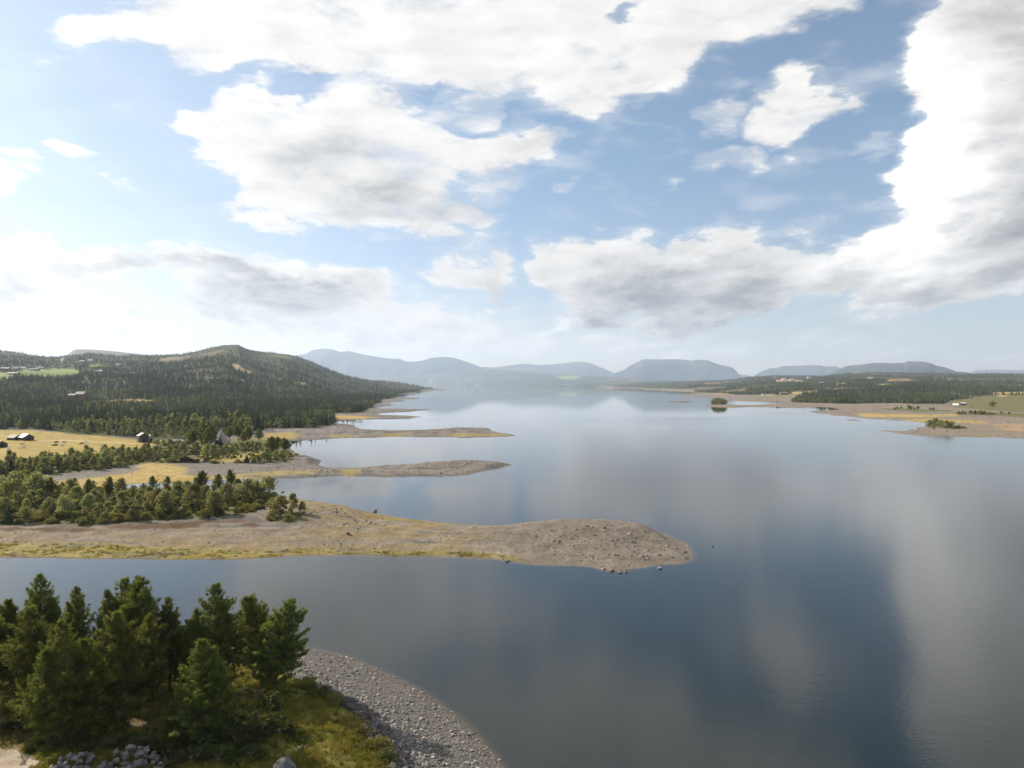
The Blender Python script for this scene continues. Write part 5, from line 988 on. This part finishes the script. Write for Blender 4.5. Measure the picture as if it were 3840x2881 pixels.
# ------------------------------------------------------------------ buildings
M_LOG = mat_simple('weathered_logs', (.068, .056, .045, 1), .9, 3.0, .45, .03, stretch=(.4, .4, 5))
M_INSHADE = mat_simple('painted_inside_shade', (.012, .010, .009, 1), .95, 3, .2)  # near black, paints in the shade inside hut, tent and doorways
M_GREYP = mat_simple('silver_grey_planks', (.33, .315, .305, 1), .85, 3.0, .3, .02, stretch=(5, 5, .5))
M_TIN = mat_simple('pale_sheet_roof', (.30, .275, .245, 1), .5, 1.5, .18, .01, spec=.4)
M_TIN2 = mat_simple('dull_sheet_roof', (.22, .19, .165, 1), .7, 1.5, .3, .01)
M_RED = mat_simple('rusty_red_sheet', (.32, .13, .09, 1), .7, 1.5, .3, .01)
M_WHITE = mat_simple('white_paint', (.62, .61, .58, 1), .5, 1.0, .08, .005)
M_BROWN = mat_simple('brown_stain', (.13, .07, .045, 1), .8, 2.0, .25, .01)
M_TEAL = mat_simple('grey_teal_roof', (.22, .30, .29, 1), .6, 1.0, .15, .01)
M_GLASS = mat_simple('window_glass', (.03, .04, .05, 1), .12, 1.0, .05, .0, spec=.6)
M_TURF = mat_simple('turf_roof', (.16, .13, .045, 1), .95, 4.0, .5, .12)
M_BLACK = mat_simple('black_paint', (.02, .02, .022, 1), .5, 2, .2, .005)
def slab(p0, p1, p2, p3, th):
    """a roof plate between four points, thickened downwards"""
    P_ = np.array([p0, p1, p2, p3], float); nrm = np.cross(P_[1]-P_[0], P_[3]-P_[0]); nrm /= np.linalg.norm(nrm)
    if nrm[2] < 0: nrm = -nrm
    V = np.concatenate([P_, P_-nrm*th]); return V, np.array([[0, 1, 2, 3], [7, 6, 5, 4], [0, 4, 5, 1], [1, 5, 6, 2], [2, 6, 7, 3], [3, 7, 4, 0]])
def bx(lo, hi):
    (x0, y0, z0), (x1, y1, z1) = lo, hi
    return np.array([(x0, y0, z0), (x1, y0, z0), (x1, y1, z0), (x0, y1, z0), (x0, y0, z1), (x1, y0, z1), (x1, y1, z1), (x0, y1, z1)], float), np.array([[0, 3, 2, 1], [4, 5, 6, 7], [0, 1, 5, 4], [1, 2, 6, 5], [2, 3, 7, 6], [3, 0, 4, 7]])
def part(name, VF_, mat, parent):
    V, F = VF_; return obj(name, mesh_np(name, V, F, [mat]), parent)
def gable(name, x, y, w, d, hw, hr, rz, label, wall, roof, cat='barn', group=None, panels=1, odd=None, windows=0, door=True, over=.35, chimney=False, z=None):
    e = empty(name, (x, y, (gz(x, y) if z is None else z)-.15), R(rz)); tag(e, label, cat, group)
    w2, d2 = w/2, d/2
    V = np.array([(-w2, -d2, 0), (w2, -d2, 0), (w2, d2, 0), (-w2, d2, 0), (-w2, -d2, hw), (w2, -d2, hw), (w2, d2, hw), (-w2, d2, hw), (-w2, 0, hw+hr), (w2, 0, hw+hr)], float)
    o = obj('wall', mesh_np('wall', V, [np.array([[0, 1, 5, 4], [2, 3, 7, 6], [0, 3, 2, 1]]), np.array([[1, 2, 6, 9, 5], [3, 0, 4, 8, 7]])], [wall]), e)
    k_ = hr/d2; t = .14
    for sgn in (-1, 1):
        for q_ in range(panels):
            a0 = -w2-over+(w+2*over)*q_/panels; a1 = -w2-over+(w+2*over)*(q_+1)/panels-.02
            ye, ze = sgn*(d2+over), hw-k_*over+t
            part('roof_panel' if panels > 1 else 'roof', slab((a0, ye, ze+.02*(q_ % 2)), (a1, ye, ze+.02*(q_ % 2)), (a1, sgn*.02, hw+hr+t+.02*(q_ % 2)), (a0, sgn*.02, hw+hr+t+.02*(q_ % 2)), t), odd if (odd is not None and q_ == panels-2 and sgn < 0) else roof, e)
    if door: part('door', bx((w2-.02, -.6, .1), (w2+.05, .6, min(hw, 2.1))), M_INSHADE if wall is M_LOG or wall is M_GREYP else M_BROWN, e)  # on log and plank walls the slab carries the painted inside shade
    for q_ in range(windows):
        xx = -w2+w*(q_+.5)/windows; f_ = part('window', bx((xx-.55, -d2-.05, hw*.42), (xx+.55, -d2+.02, hw*.42+1.1)), M_WHITE, e); part('pane', bx((xx-.45, -d2-.07, hw*.42+.1), (xx+.45, -d2-.04, hw*.42+1.0)), M_GLASS, f_)
    if chimney: part('chimney', bx((-.4, -.35, hw+hr*.6), (.4, .35, hw+hr+.9)), M_LOG, e)
    return e
def at(u, v): return hit(u, v)[:2]
x, y = at(98, 1651); gable('log_barn', x, y, 6.4, 5.4, 2.0, 1.7, -33, 'low log barn with a pale roof joined to a darker shed on the meadow', M_LOG, M_TIN, group='log barns on the meadow', panels=3)
x, y = at(56, 1650); gable('log_barn', x, y, 6.0, 5.0, 1.6, 1.5, -20, 'dark low log shed touching the pale roofed barn on the meadow', M_LOG, M_TIN2, group='log barns on the meadow', panels=2)
x, y = at(0, 1678); gable('log_barn', x, y, 5.6, 5.0, 2.0, 1.5, -38, 'log barn cut by the frame edge at the near side of the meadow', M_LOG, M_TIN2, group='log barns on the meadow')
x, y = at(536, 1659); gable('storehouse', x, y, 5.2, 5.0, 4.0, 1.5, -48, 'tall weathered storehouse with a streaked metal roof at the meadow edge', M_LOG, M_TIN, 'storehouse', panels=4, odd=M_RED)
x, y = at(563, 1657); gable('plank_shed', x, y, 4.2, 3.8, 2.6, 1.5, -48, 'grey plank shed leaning close to the tall storehouse', M_GREYP, M_TIN2, 'shed')
# steep wooden tent
x, y = at(829, 1664); h_, r0 = 8.8, 4.8; e = empty('wooden_tent', (x, y, gz(x, y)-.1), R(10)); tag(e, 'steep grey wooden tent with planked sides among the pines', 'wooden tent')
for q_ in range(8):
    a0, a1 = 6.283*q_/8, 6.283*(q_+1)/8; npk = 5
    for j in range(npk):
        f0, f1 = j/npk, (j+1)/npk-.03; b0 = np.array([math.cos(a0), math.sin(a0)])*r0; b1 = np.array([math.cos(a1), math.sin(a1)])*r0
        c0, c1 = b0+(b1-b0)*f0, b0+(b1-b0)*f1; k_ = .055; mid = (a0+a1)/2; off = .03*(j % 2)
        o3 = np.array([math.cos(mid), math.sin(mid)])*off
        if q_ == 5 and j in (1, 2, 3): lo = .27
        else: lo = 0.0
        A, B = (c0*(1-lo+k_*lo)+o3), (c1*(1-lo+k_*lo)+o3)
        part('plank', slab((*A, h_*lo), (*B, h_*lo), (*(c1*k_+o3), h_*.95), (*(c0*k_+o3), h_*.95), .07), M_GREYP, e)
    p_ = np.array([math.cos(a0), math.sin(a0)]); V, F = tube([(*(p_*(r0+.18)), 0), (*(-p_*.45), h_*1.05)], [.13, .08], 5); part('pole', (V, F), M_GREYP, e)
V, F = bx((-.55, -.55, h_*.965), (.55, .55, h_*1.0)); part('smoke_cap', (V, F), M_TIN, e)
V, F = tube([(0, 0, .05), (0, 0, h_*.8)], [r0*.86, .2], 8); part('inner_shade_cone', (V, F), M_INSHADE, e)  # near-black cone added so the tent entrance looks shaded inside
# turf roofed hut, open at the front
x, y = at(712, 1734); e = empty('turf_hut', (x, y, gz(x, y)-.05), R(-14)); tag(e, 'low open fronted hut under a wide turf roof beside the gravel', 'hut')
part('wall', bx((-3.4, 1.6, 0), (3.4, 1.8, 1.7)), M_LOG, e); part('wall', bx((-3.4, -1.5, 0), (-3.2, 1.59, 1.6)), M_LOG, e); part('wall', bx((3.2, -1.5, 0), (3.4, 1.59, 1.6)), M_LOG, e); part('floor', bx((-3.19, -1.5, 0), (3.19, 1.59, .12)), M_GREYP, e)
part('inside_shade_sheet', bx((-3.19, .2, .12), (3.19, .3, 1.6)), M_INSHADE, e)  # dark sheet added behind the posts, its colour stands for shade
for q_ in range(4): part('post', bx((-3.3+2.2*q_-.09, -1.85, 0), (-3.3+2.2*q_+.09, -1.67, 1.65)), M_LOG, e)
part('beam', bx((-3.7, -1.9, 1.66), (3.7, -1.6, 1.86)), M_LOG, e)
for sgn in (-1, 1):
    rf = part('roof', slab((sgn*4.3, -2.3, 1.55), (sgn*4.3, 2.3, 1.55), (sgn*.02, 2.3, 3.05), (sgn*.02, -2.3, 3.05), .28), M_TURF, e); part('fascia', slab((sgn*4.3, -2.36, 1.5), (sgn*4.3, -2.28, 1.5), (sgn*.02, -2.28, 3.0), (sgn*.02, -2.36, 3.0), .25), M_LOG, rf)
part('gable_boards', (np.array([(-3.6, -1.75, 1.87), (3.6, -1.75, 1.87), (0, -1.75, 2.78), (-3.6, -1.65, 1.87), (3.6, -1.65, 1.87), (0, -1.65, 2.78)], float), np.array([[0, 1, 2], [5, 4, 3]])), M_LOG, e)
part('bench', bx((-2.4, -1.2, .45), (.4, -.8, .52)), M_GREYP, e); part('table', bx((.9, -1.3, .7), (2.7, -.6, .78)), M_GREYP, e)
# houses in the woods and on the slopes
def house(u, v, w, d, hw, hr, rz, label, wall, roof, group='houses scattered on the wooded slopes', name='farmhouse', cat='house', win=0, lift=0.0, chim=False):
    x, y, z = hit(u, v); return gable(name, x, y, w, d, hw, hr, rz, label, wall, roof, cat, group, windows=win, door=False, chimney=chim, z=z+lift)
house(304, 1501, 11, 9, 4.0, 3.2, 4, 'long house with a broad pale roof showing above the near forest', M_BROWN, M_TIN, None, lift=4.5, win=3)
house(272, 1503, 9, 6, 2.2, 1.8, 4, 'lower pale roofed wing left of the long forest house', M_BROWN, M_TIN, None, lift=5.5, win=2)
for u, v, w, roof, wall, lab in ((19,1387,20,M_TIN,M_BROWN,'long pale roofed farm building at the top edge of the upper hill field'),(79,1384,22,M_TEAL,M_WHITE,'teal roofed farm building above the hill field'),(56,1387,10,M_TIN2,M_WHITE,'small white house between two farm buildings on the hill'),(150,1383,17,M_TEAL,M_WHITE,'grey roofed white house at the right corner of the hill field'),(128,1390,22,M_TIN2,M_BROWN,'dark brown barn just inside the hill field'),(50,1406,26,M_TIN2,M_BROWN,'big dark barn in the middle of the hill field'),(373,1397,20,M_TIN,M_BROWN,'brown house with a bright roof in the dark hillside forest'),(443,1371,16,M_TIN,M_WHITE,'white house alone in the trees right of the small bright field'),(340,1355,16,M_TIN,M_WHITE,'white house high on the slope under the flat topped fell'),(308,1358,13,M_TIN,M_WHITE,'pale roofed cabin left of the high white house'),(735,1336,16,M_TIN2,M_BROWN,'long brown cabin on the open shoulder of the hill'),(685,1333,12,M_TIN,M_BROWN,'pale roofed cabin at the left of the hill shoulder'),(905,1433,10,M_TIN,M_WHITE,'tiny white cabin low on the dark wooded hillside')):
    house(u, v, w, 9, 3.0, 2.6, random.uniform(-12, 12), lab, wall, roof, win=3)
for u, v, lab in ((2730,1437,'small red brown house left among the cottages of the right hill'),(2772,1437,'brown cottage near the red brown one on the right hill'),(2905,1419,'pale roofed cabin highest on the right hill'),(2940,1425,'cabin by the bare strip on the right hill'),(2970,1428,'cabin at the end of the bare strip on the right hill'),(3033,1419,'white cabin on the dark right hill'),(3265,1423,'white cabin alone in the forest of the right plain'),(3078,1442,'cottage at the forest edge of the right plain')):
    house(u, v, 20, 14, 6, 5, random.uniform(-15, 15), lab, M_BROWN if 'brown' in lab or 'cottage' in lab else M_WHITE, M_TIN, 'cabins on the right hills', 'cabin', 'cabin')
house(2942, 1480, 17, 10, 4, 3.5, 8, 'dark house with a pale roof end behind the right shore inlets', M_BLACK, M_TIN2, 'buildings on the right shore', win=3)
house(2928, 1479, 9, 8, 3.5, 2.5, 8, 'white annex left of the dark house behind the right inlets', M_WHITE, M_TIN, 'buildings on the right shore')
house(2862, 1485, 7, 6, 3.2, 3, 0, 'tiny white boathouse before the dark forest block on the right', M_WHITE, M_TEAL, 'buildings on the right shore', 'boathouse', 'boathouse')
house(3584, 1525, 7, 5, 2.2, 2.6, -35, 'white roofed grey hut on the right gravel flats', M_GREYP, M_WHITE, 'buildings on the right shore', 'hut', 'hut')
house(3611, 1519, 8, 4.5, 2.6, 1.4, 0, 'black hut with a white roof on the edge of the right heath', M_BLACK, M_WHITE, 'buildings on the right shore', 'hut', 'hut')
house(1040, 1603, 4.5, 4, 2.2, 1.8, -30, 'small dark hut among the birches on the third bay', M_LOG, M_TIN, None, 'hut', 'hut')
for u in (1716, 1745, 1770, 1812, 1850): house(u, 1434-(u-1716)*.03, 46, 26, 12, 9, random.uniform(-10, 10), 'pale farm building on the hazy slopes at the far end of the lake', M_WHITE, M_TIN, 'farms at the far end of the lake', win=0)
# caravan by the third bay
x, y = at(958, 1613); e = empty('caravan', (x, y, gz(x, y)), R(12)); tag(e, 'white caravan parked at the edge of the trees on the third bay', 'caravan')
part('body', (lambda V, F: (V, F))(*bx((-2.7, -1.1, .5), (2.7, 1.1, 2.5))), M_WHITE, e); part('window', bx((-1.6, -1.14, 1.4), (-.3, -1.09, 2.0)), M_GLASS, e); part('window', bx((.5, -1.14, 1.4), (1.8, -1.09, 2.0)), M_GLASS, e); part('drawbar', bx((2.72, -.1, .45), (3.9, .1, .6)), M_BLACK, e)
for sx in (-1, 1): V, F = tube([(0, sx*.95, .34), (0, sx*1.12, .34)], [.34, .34], 12); part('wheel', (V, F), M_BLACK, e)
# boats
def boat(u, v, L, label, rz, group=None, motor=False, z=None):
    x, y, zz = hit(u, v); e = empty('rowing_boat', (x, y, zz+.02 if z is None else z), R(rz)); tag(e, label, 'boat', group)
    sx = np.linspace(-1, 1, 9); wd = np.where(sx < 0, .62, .62*np.sqrt(np.clip(1-sx**2.4*(sx > 0), 0, 1))); wd = np.where(sx < -.2, .62-.12*(np.abs(sx)-.2), wd)
    Vs = []
    for s_, w_ in zip(sx, wd):
        w_ = max(w_, .02)*L/3.4; rise = .12*max(0, s_)**2*L/3.4
        Vs += [(s_*L/2, -w_, .55*L/3.4+rise), (s_*L/2, -w_*.7, .12+rise), (s_*L/2, 0, .02+rise), (s_*L/2, w_*.7, .12+rise), (s_*L/2, w_, .55*L/3.4+rise), (s_*L/2, w_*.62, .20+rise), (s_*L/2, -w_*.62, .20+rise)]
    F = [[i*7+k_, i*7+(k_+1) % 7, (i+1)*7+(k_+1) % 7, (i+1)*7+k_] for i in range(8) for k_ in range(7)]
    obj('hull', mesh_np('hull', np.array(Vs), [np.array(F), np.array([[0, 1, 2, 3, 4, 5, 6]])], [M_WHITE]), e)
    for q_ in (-.25, .2): part('thwart', bx((q_*L-.12, -.5*L/3.4, .42*L/3.4), (q_*L+.12, .5*L/3.4, .46*L/3.4)), M_GREYP, e)
    if motor: part('motor', bx((-L/2-.28, -.15, .35), (-L/2-.02, .15, 1.05)), M_BLACK, e)
boat(1293, 1755, 3.4, 'small white motor boat drawn up at the bay side of the second headland', 165, None, True)
boat(2910, 1526.5, 7, 'white boat at the waterline of the right shore, left of the pair', 60, 'white boats on the right shore'); boat(2920, 1526, 6, 'white boat at the waterline of the right shore, right of the pair', -50, 'white boats on the right shore')
boat(3640, 1524, 8, 'white upturned looking boat on the grass right of the two huts', 5, None)
# ------------------------------------------------------------------ cattle
def mat_cow(name, a, b_, thr):
    m, nt = new_mat(name); b = NB(nt); tc = b.n('ShaderNodeTexCoord').outputs['Object']; n_ = b.noise(tc, 1.6, 2)
    c = b.mixc(b.mr(n_, thr-.03, thr+.03, 0, 1), a, b_); p = b.n('ShaderNodeBsdfPrincipled', {'Base Color': c, 'Roughness': .8}); b.out(p.outputs[0]); return m
M_COW1 = mat_cow('brown_white_hide', (.75, .72, .68, 1), (.12, .05, .025, 1), .5); M_COW2 = mat_cow('white_hide', (.72, .70, .66, 1), (.25, .22, .2, 1), .66); M_COW3 = mat_cow('dark_hide', (.05, .025, .015, 1), (.09, .045, .03, 1), .5); M_COW4 = mat_cow('grey_speckled_hide', (.5, .5, .5, 1), (.1, .1, .1, 1), .52)
def make_cow(pose, mat):
    lie = pose == 'lying'; bz = .55 if lie else 1.08
    V = [(0, 0, bz), (.62, 0, bz+.05), (-.62, 0, bz+.04), (-.82, 0, bz)]; rd = [.40, .36, .34, .24]; E = [(0, 1), (0, 2), (2, 3)]
    def ch(start, pts, rs):
        p = start
        for q_, r_2 in zip(pts, rs): V.append(q_); rd.append(r_2); E.append((p, len(V)-1)); p = len(V)-1
    if pose == 'grazing': ch(1, [(.98, 0, .92), (1.25, 0, .5), (1.42, 0, .20)], [.19, .13, .085])
    else: ch(1, [(.98, 0, bz+.30), (1.18, 0, bz+.46), (1.48, 0, bz+.30)], [.19, .15, .09])
    hd = len(V)-2; ch(hd, [(V[hd][0]-.02, .2, V[hd][2]+.08)], [.04]); ch(hd, [(V[hd][0]-.02, -.2, V[hd][2]+.08)], [.04])
    for sx_, p in ((.55, 1), (-.62, 2)):
        for sy in (-1, 1):
            if lie: ch(p, [(sx_+.05, sy*.28, .25), (sx_+.42, sy*.33, .10), (sx_+.12, sy*.36, .06)], [.13, .08, .06])
            else: ch(p, [(sx_, sy*.20, .72), (sx_+(.04 if sx_ > 0 else -.07), sy*.21, .40), (sx_, sy*.21, .04)], [.14, .075, .065])
    ch(3, [(-.98, 0, bz-.15), (-1.0, 0, bz-.6)], [.035, .03])
    me = bpy.data.meshes.new('cow_body'); me.from_pydata(V, E, []); me.update(); o = bpy.data.objects.new('cow_tmp', me); COL.objects.link(o)
    md = o.modifiers.new('s', 'SKIN'); md.use_smooth_shade = True
    for i, r_2 in enumerate(rd): me.skin_vertices[0].data[i].radius = (r_2, r_2); me.skin_vertices[0].data[i].use_root = (i == 0)
    o.modifiers.new('b', 'SUBSURF').levels = 1
    dg = bpy.context.evaluated_depsgraph_get(); out = bpy.data.meshes.new_from_object(o.evaluated_get(dg)); out.name = 'cow_body'; bpy.data.objects.remove(o); out.materials.clear(); out.materials.append(mat); return out
for u, v, pose, mat, rz, lab in ((88,1683,'grazing',M_COW1,190,'brown and white cow grazing nearest the cut off log barn'),(82,1672,'standing',M_COW1,20,'brown and white cow standing behind the grazing one'),(30,1686,'lying',M_COW2,0,'white cow lying beside the cut off log barn'),(198,1671,'lying',M_COW4,170,'grey speckled cow lying in the middle of the meadow'),(207,1672,'lying',M_COW3,10,'dark cow lying against the grey speckled one'),(209,1661,'lying',M_COW3,0,'dark cow lying farthest up the meadow'),(233,1671,'lying',M_COW2,180,'white cow lying in the pair in the middle of the meadow'),(240,1665,'standing',M_COW4,15,'grey cow standing in the pair in the middle of the meadow'),(307,1669,'grazing',M_COW3,215,'dark brown cow grazing alone towards the storehouse'),(321,1661,'standing',M_COW2,90,'white cow near the dark grazing cow, facing away')):
    x, y = at(u, v); k_ = (pose, mat.name)
    CW = globals().setdefault('COWS', {}); me = CW.get(k_) or CW.setdefault(k_, make_cow(pose, mat))
    tag(obj('cow', me, None, (x, y, gz(x, y)-.03), R(rz), 1.0), lab, 'cow', 'cattle on the yellow meadow')
# ------------------------------------------------------------------ tell alike things apart by size, row and place
def relabel(old, fmt, places, rows, sizes, vertical=True):
    ms = [o for o in COL.objects if o.parent is None and o.get('label') == old]
    if len(ms) < 4: return
    hs = [o.scale[2 if vertical else 0]*(1 if o.type == 'EMPTY' else 1) for o in ms]; ys = [o.location.y for o in ms]
    hq = [np.quantile(hs, (k+1)/len(sizes)) for k in range(len(sizes)-1)]; yq_ = [np.quantile(ys, (k+1)/len(rows)) for k in range(len(rows)-1)]
    for o, h, y in zip(ms, hs, ys):
        u = o.location.x/max(o.location.y, 1)*FPX+CXP; pl = next((nm for lim, nm in places if u < lim), places[-1][1])
        o['label'] = fmt.format(size=sizes[sum(h > q for q in hq)], row=rows[sum(y > q for q in yq_)], place=pl)
W_PL = [(60, 'by the frame edge'), (230, 'left of the round birch'), (400, 'beside the bare stemmed pine'), (560, 'behind the slim column birch'), (760, 'before the creek pines'), (9999, 'towards the gravel end')]
relabel('birch in full leaf inside the wood on the near headland', '{size} birch {row} of the headland wood, {place}', W_PL, ['on the shore side', 'in the middle', 'on the creek side'], ['low', 'middling', 'tall'])
relabel('low green shrub in the undergrowth of the headland wood', '{size} undergrowth shrub {row} of the headland wood, {place}', W_PL, ['at the shore side', 'in the front half', 'in the back half', 'at the creek side'], ['lowest', 'middling', 'tallest'])
S_PL = [(60, 'by the frame edge'), (150, 'below the cut off barn'), (250, 'below the cattle'), (350, 'left of the bare birch'), (450, 'under the bare birch'), (9999, 'towards the turf hut')]
for nm in ('birch', 'spruce'): relabel('young %s in the belt of scrub below the yellow meadow' % nm, '{size} young '+nm+' on the {row} of the scrub belt, {place}', S_PL, ['gravel side', 'crest', 'meadow side'], ['low', 'middling', 'tall'])
relabel('shrub in the belt of scrub below the yellow meadow', '{size} shrub on the {row} of the scrub belt, {place}', S_PL, ['gravel side', 'meadow side'], ['low', 'high'])
F_PL = [(60, 'behind the log barns'), (200, 'behind the cattle meadow'), (400, 'left of the storehouse'), (640, 'behind the storehouse'), (900, 'behind the wooden tent'), (1100, 'by the caravan'), (9999, 'above the third bay')]
for k_, nm in (('tall spruce', 'spruce'), ('pale birch', 'birch')): relabel(k_+' in the front of the dark forest behind the meadow', '{size} '+nm+' in the {row} of the forest front, {place}', F_PL, ['first row', 'second row', 'third row', 'back'], ['shorter', 'middling', 'taller'])
B_PL = [(1250, 'by upper corner bushes'), (1320, 'below the dark hedge'), (1400, 'halfway down the turf'), (1480, 'beside pale olive bush'), (9999, 'at the frame bottom')]
relabel('dark weathered boulder of the row below the turf edge', '{size} dark boulder {row} of the turf edge row, {place}', B_PL, ['on the near side', 'in the middle', 'on the far side'], ['small', 'middling', 'large'], False)
relabel('rounded pale cobble on the upper gravel beach', '{size} pale cobble on the {row} beach, {place}', [(1250, 'by the upper corner bushes'), (1400, 'beyond the boulder row'), (1550, 'level with the small stone row'), (9999, 'near the frame bottom')], ['lower', 'middle', 'upper'], ['small', 'middling', 'large'], False)
relabel('weathered stone scattered on the bare gravel of the near headland', '{size} stone on the {row} of the headland, {place}', [(1300, 'between gravel clump and lone boulder'), (1500, 'past the lone dark boulder'), (2150, 'before the tip mound'), (2300, 'left of the tip mound'), (2450, 'right of the tip mound'), (9999, 'close to the tip')], ['near slope', 'middle', 'bay side'], ['small', 'middling', 'large'], False)
relabel('dark stone lying on one of the gravel spits beyond the near headland', '{size} dark stone on the {row}, {place}', [(1350, 'near its root'), (1550, 'in its middle'), (1750, 'past its middle'), (9999, 'near its tip')], ['second spit', 'third spit or beyond'], ['small', 'middling', 'large'], False)
relabel('grey stone among the rubble of the right shore', '{size} grey stone in the {row} rubble of the right shore, {place}', [(3480, 'left of the spit thicket'), (3600, 'around the spit thicket'), (9999, 'towards the frame edge')], ['nearest', 'middle', 'farthest'], ['small', 'middling', 'large'], False)
for k_, pl in (('smaller heap beside the track', [(250, 'left flank'), (300, 'middle'), (9999, 'right flank')]), ('larger heap under the pines', [(440, 'left end'), (500, 'left middle'), (570, 'right middle'), (9999, 'right end')])):
    relabel('angular blue grey stone in the '+k_, '{size} blue grey stone {row} in the {place} of the '+' '.join(k_.split()[:2]), pl, ['in front', 'behind'], ['small', 'middling', 'large'], False)
relabel('small shrub in the green strips across the right gravel flats', '{size} shrub on the {row} green strip of the right flats, {place}', [(3370, 'at its left end'), (3420, 'in its taller clump'), (3550, 'right of the taller clump'), (3650, 'below the two huts'), (9999, 'near the frame edge')], ['nearer', 'farther'], ['small', 'larger'])
relabel('dark spreading juniper on the ground under the pines', '{size} dark juniper {row} the pines, {place}', [(720, 'by the larger stone heap'), (860, 'below the rounded olive pine'), (960, 'right of the rounded olive pine'), (9999, 'near the small stone row')], ['well in front of', 'close under'], ['low', 'higher'])
relabel('dark low bush on the shaded ground near the stone heaps', '{size} dark bush {row} the stone heaps, {place}', [(170, 'beside the track'), (300, 'above the smaller heap'), (450, 'above the larger heap'), (9999, 'right of the larger heap')], ['just behind', 'farther behind'], ['low', 'higher'])
relabel('pale boulder on the beach seen between the pine trunks', '{size} pale boulder on the beach, {place}', [(100, 'seen left of the pines'), (920, 'behind the pointed green pine'), (1000, 'behind the bare trunked pine'), (9999, 'right of the pine trunks')], ['x'], ['small', 'large'], False)
relabel('pale farm building on the hazy slopes at the far end of the lake', 'pale farm building on the far end slopes, {place}', [(1730, 'first from the left'), (1760, 'second from the left'), (1790, 'in the middle'), (1830, 'fourth from the left'), (9999, 'last on the right')], ['x'], ['x'])
T_PL = [(610, 'left of the turf hut'), (690, 'behind the turf hut'), (760, 'right of the turf hut'), (830, 'right before the tent'), (900, 'just right of the tent'), (960, 'well right of the tent'), (1020, 'along the gravel'), (9999, 'at the bay point')]
relabel('small birch growing before the steep wooden tent', '{size} birch on the {row} of the tent grove, {place}', T_PL, ['gravel side', 'middle', 'meadow side'], ['small', 'larger'])
relabel('dark pine in the grove round the steep wooden tent', '{size} dark pine of the tent grove, {place}, {row}', [(745, 'far left of the tent'), (765, 'left of the tent'), (820, 'close left of the tent'), (880, 'close right of the tent'), (925, 'right of the tent'), (1000, 'farther right of the tent'), (9999, 'at the bay point')], ['in front', 'behind'], ['shorter', 'taller'])
relabel('low shrub on the grass by the turf roofed hut', '{size} shrub near the turf hut, {place}', [(690, 'left of it'), (720, 'just left of its roof'), (745, 'behind it'), (790, 'beside the gravel'), (9999, 'to the right on the grass')], ['x'], ['low', 'higher'])
relabel('dark spruce close to the steep wooden tent', '{size} dark spruce, {place}', [(530, 'before the storehouse'), (600, 'right below the storehouse'), (700, 'left of the turf hut'), (860, 'covering the front of the wooden tent'), (9999, 'at the grass edge by the gravel')], ['x'], ['small', 'large'])
for o in COL.objects:
    if o.get('label') and len(o['label'].replace(',', ' ').split()) > 16: print('LONG', o.name, o['label'])
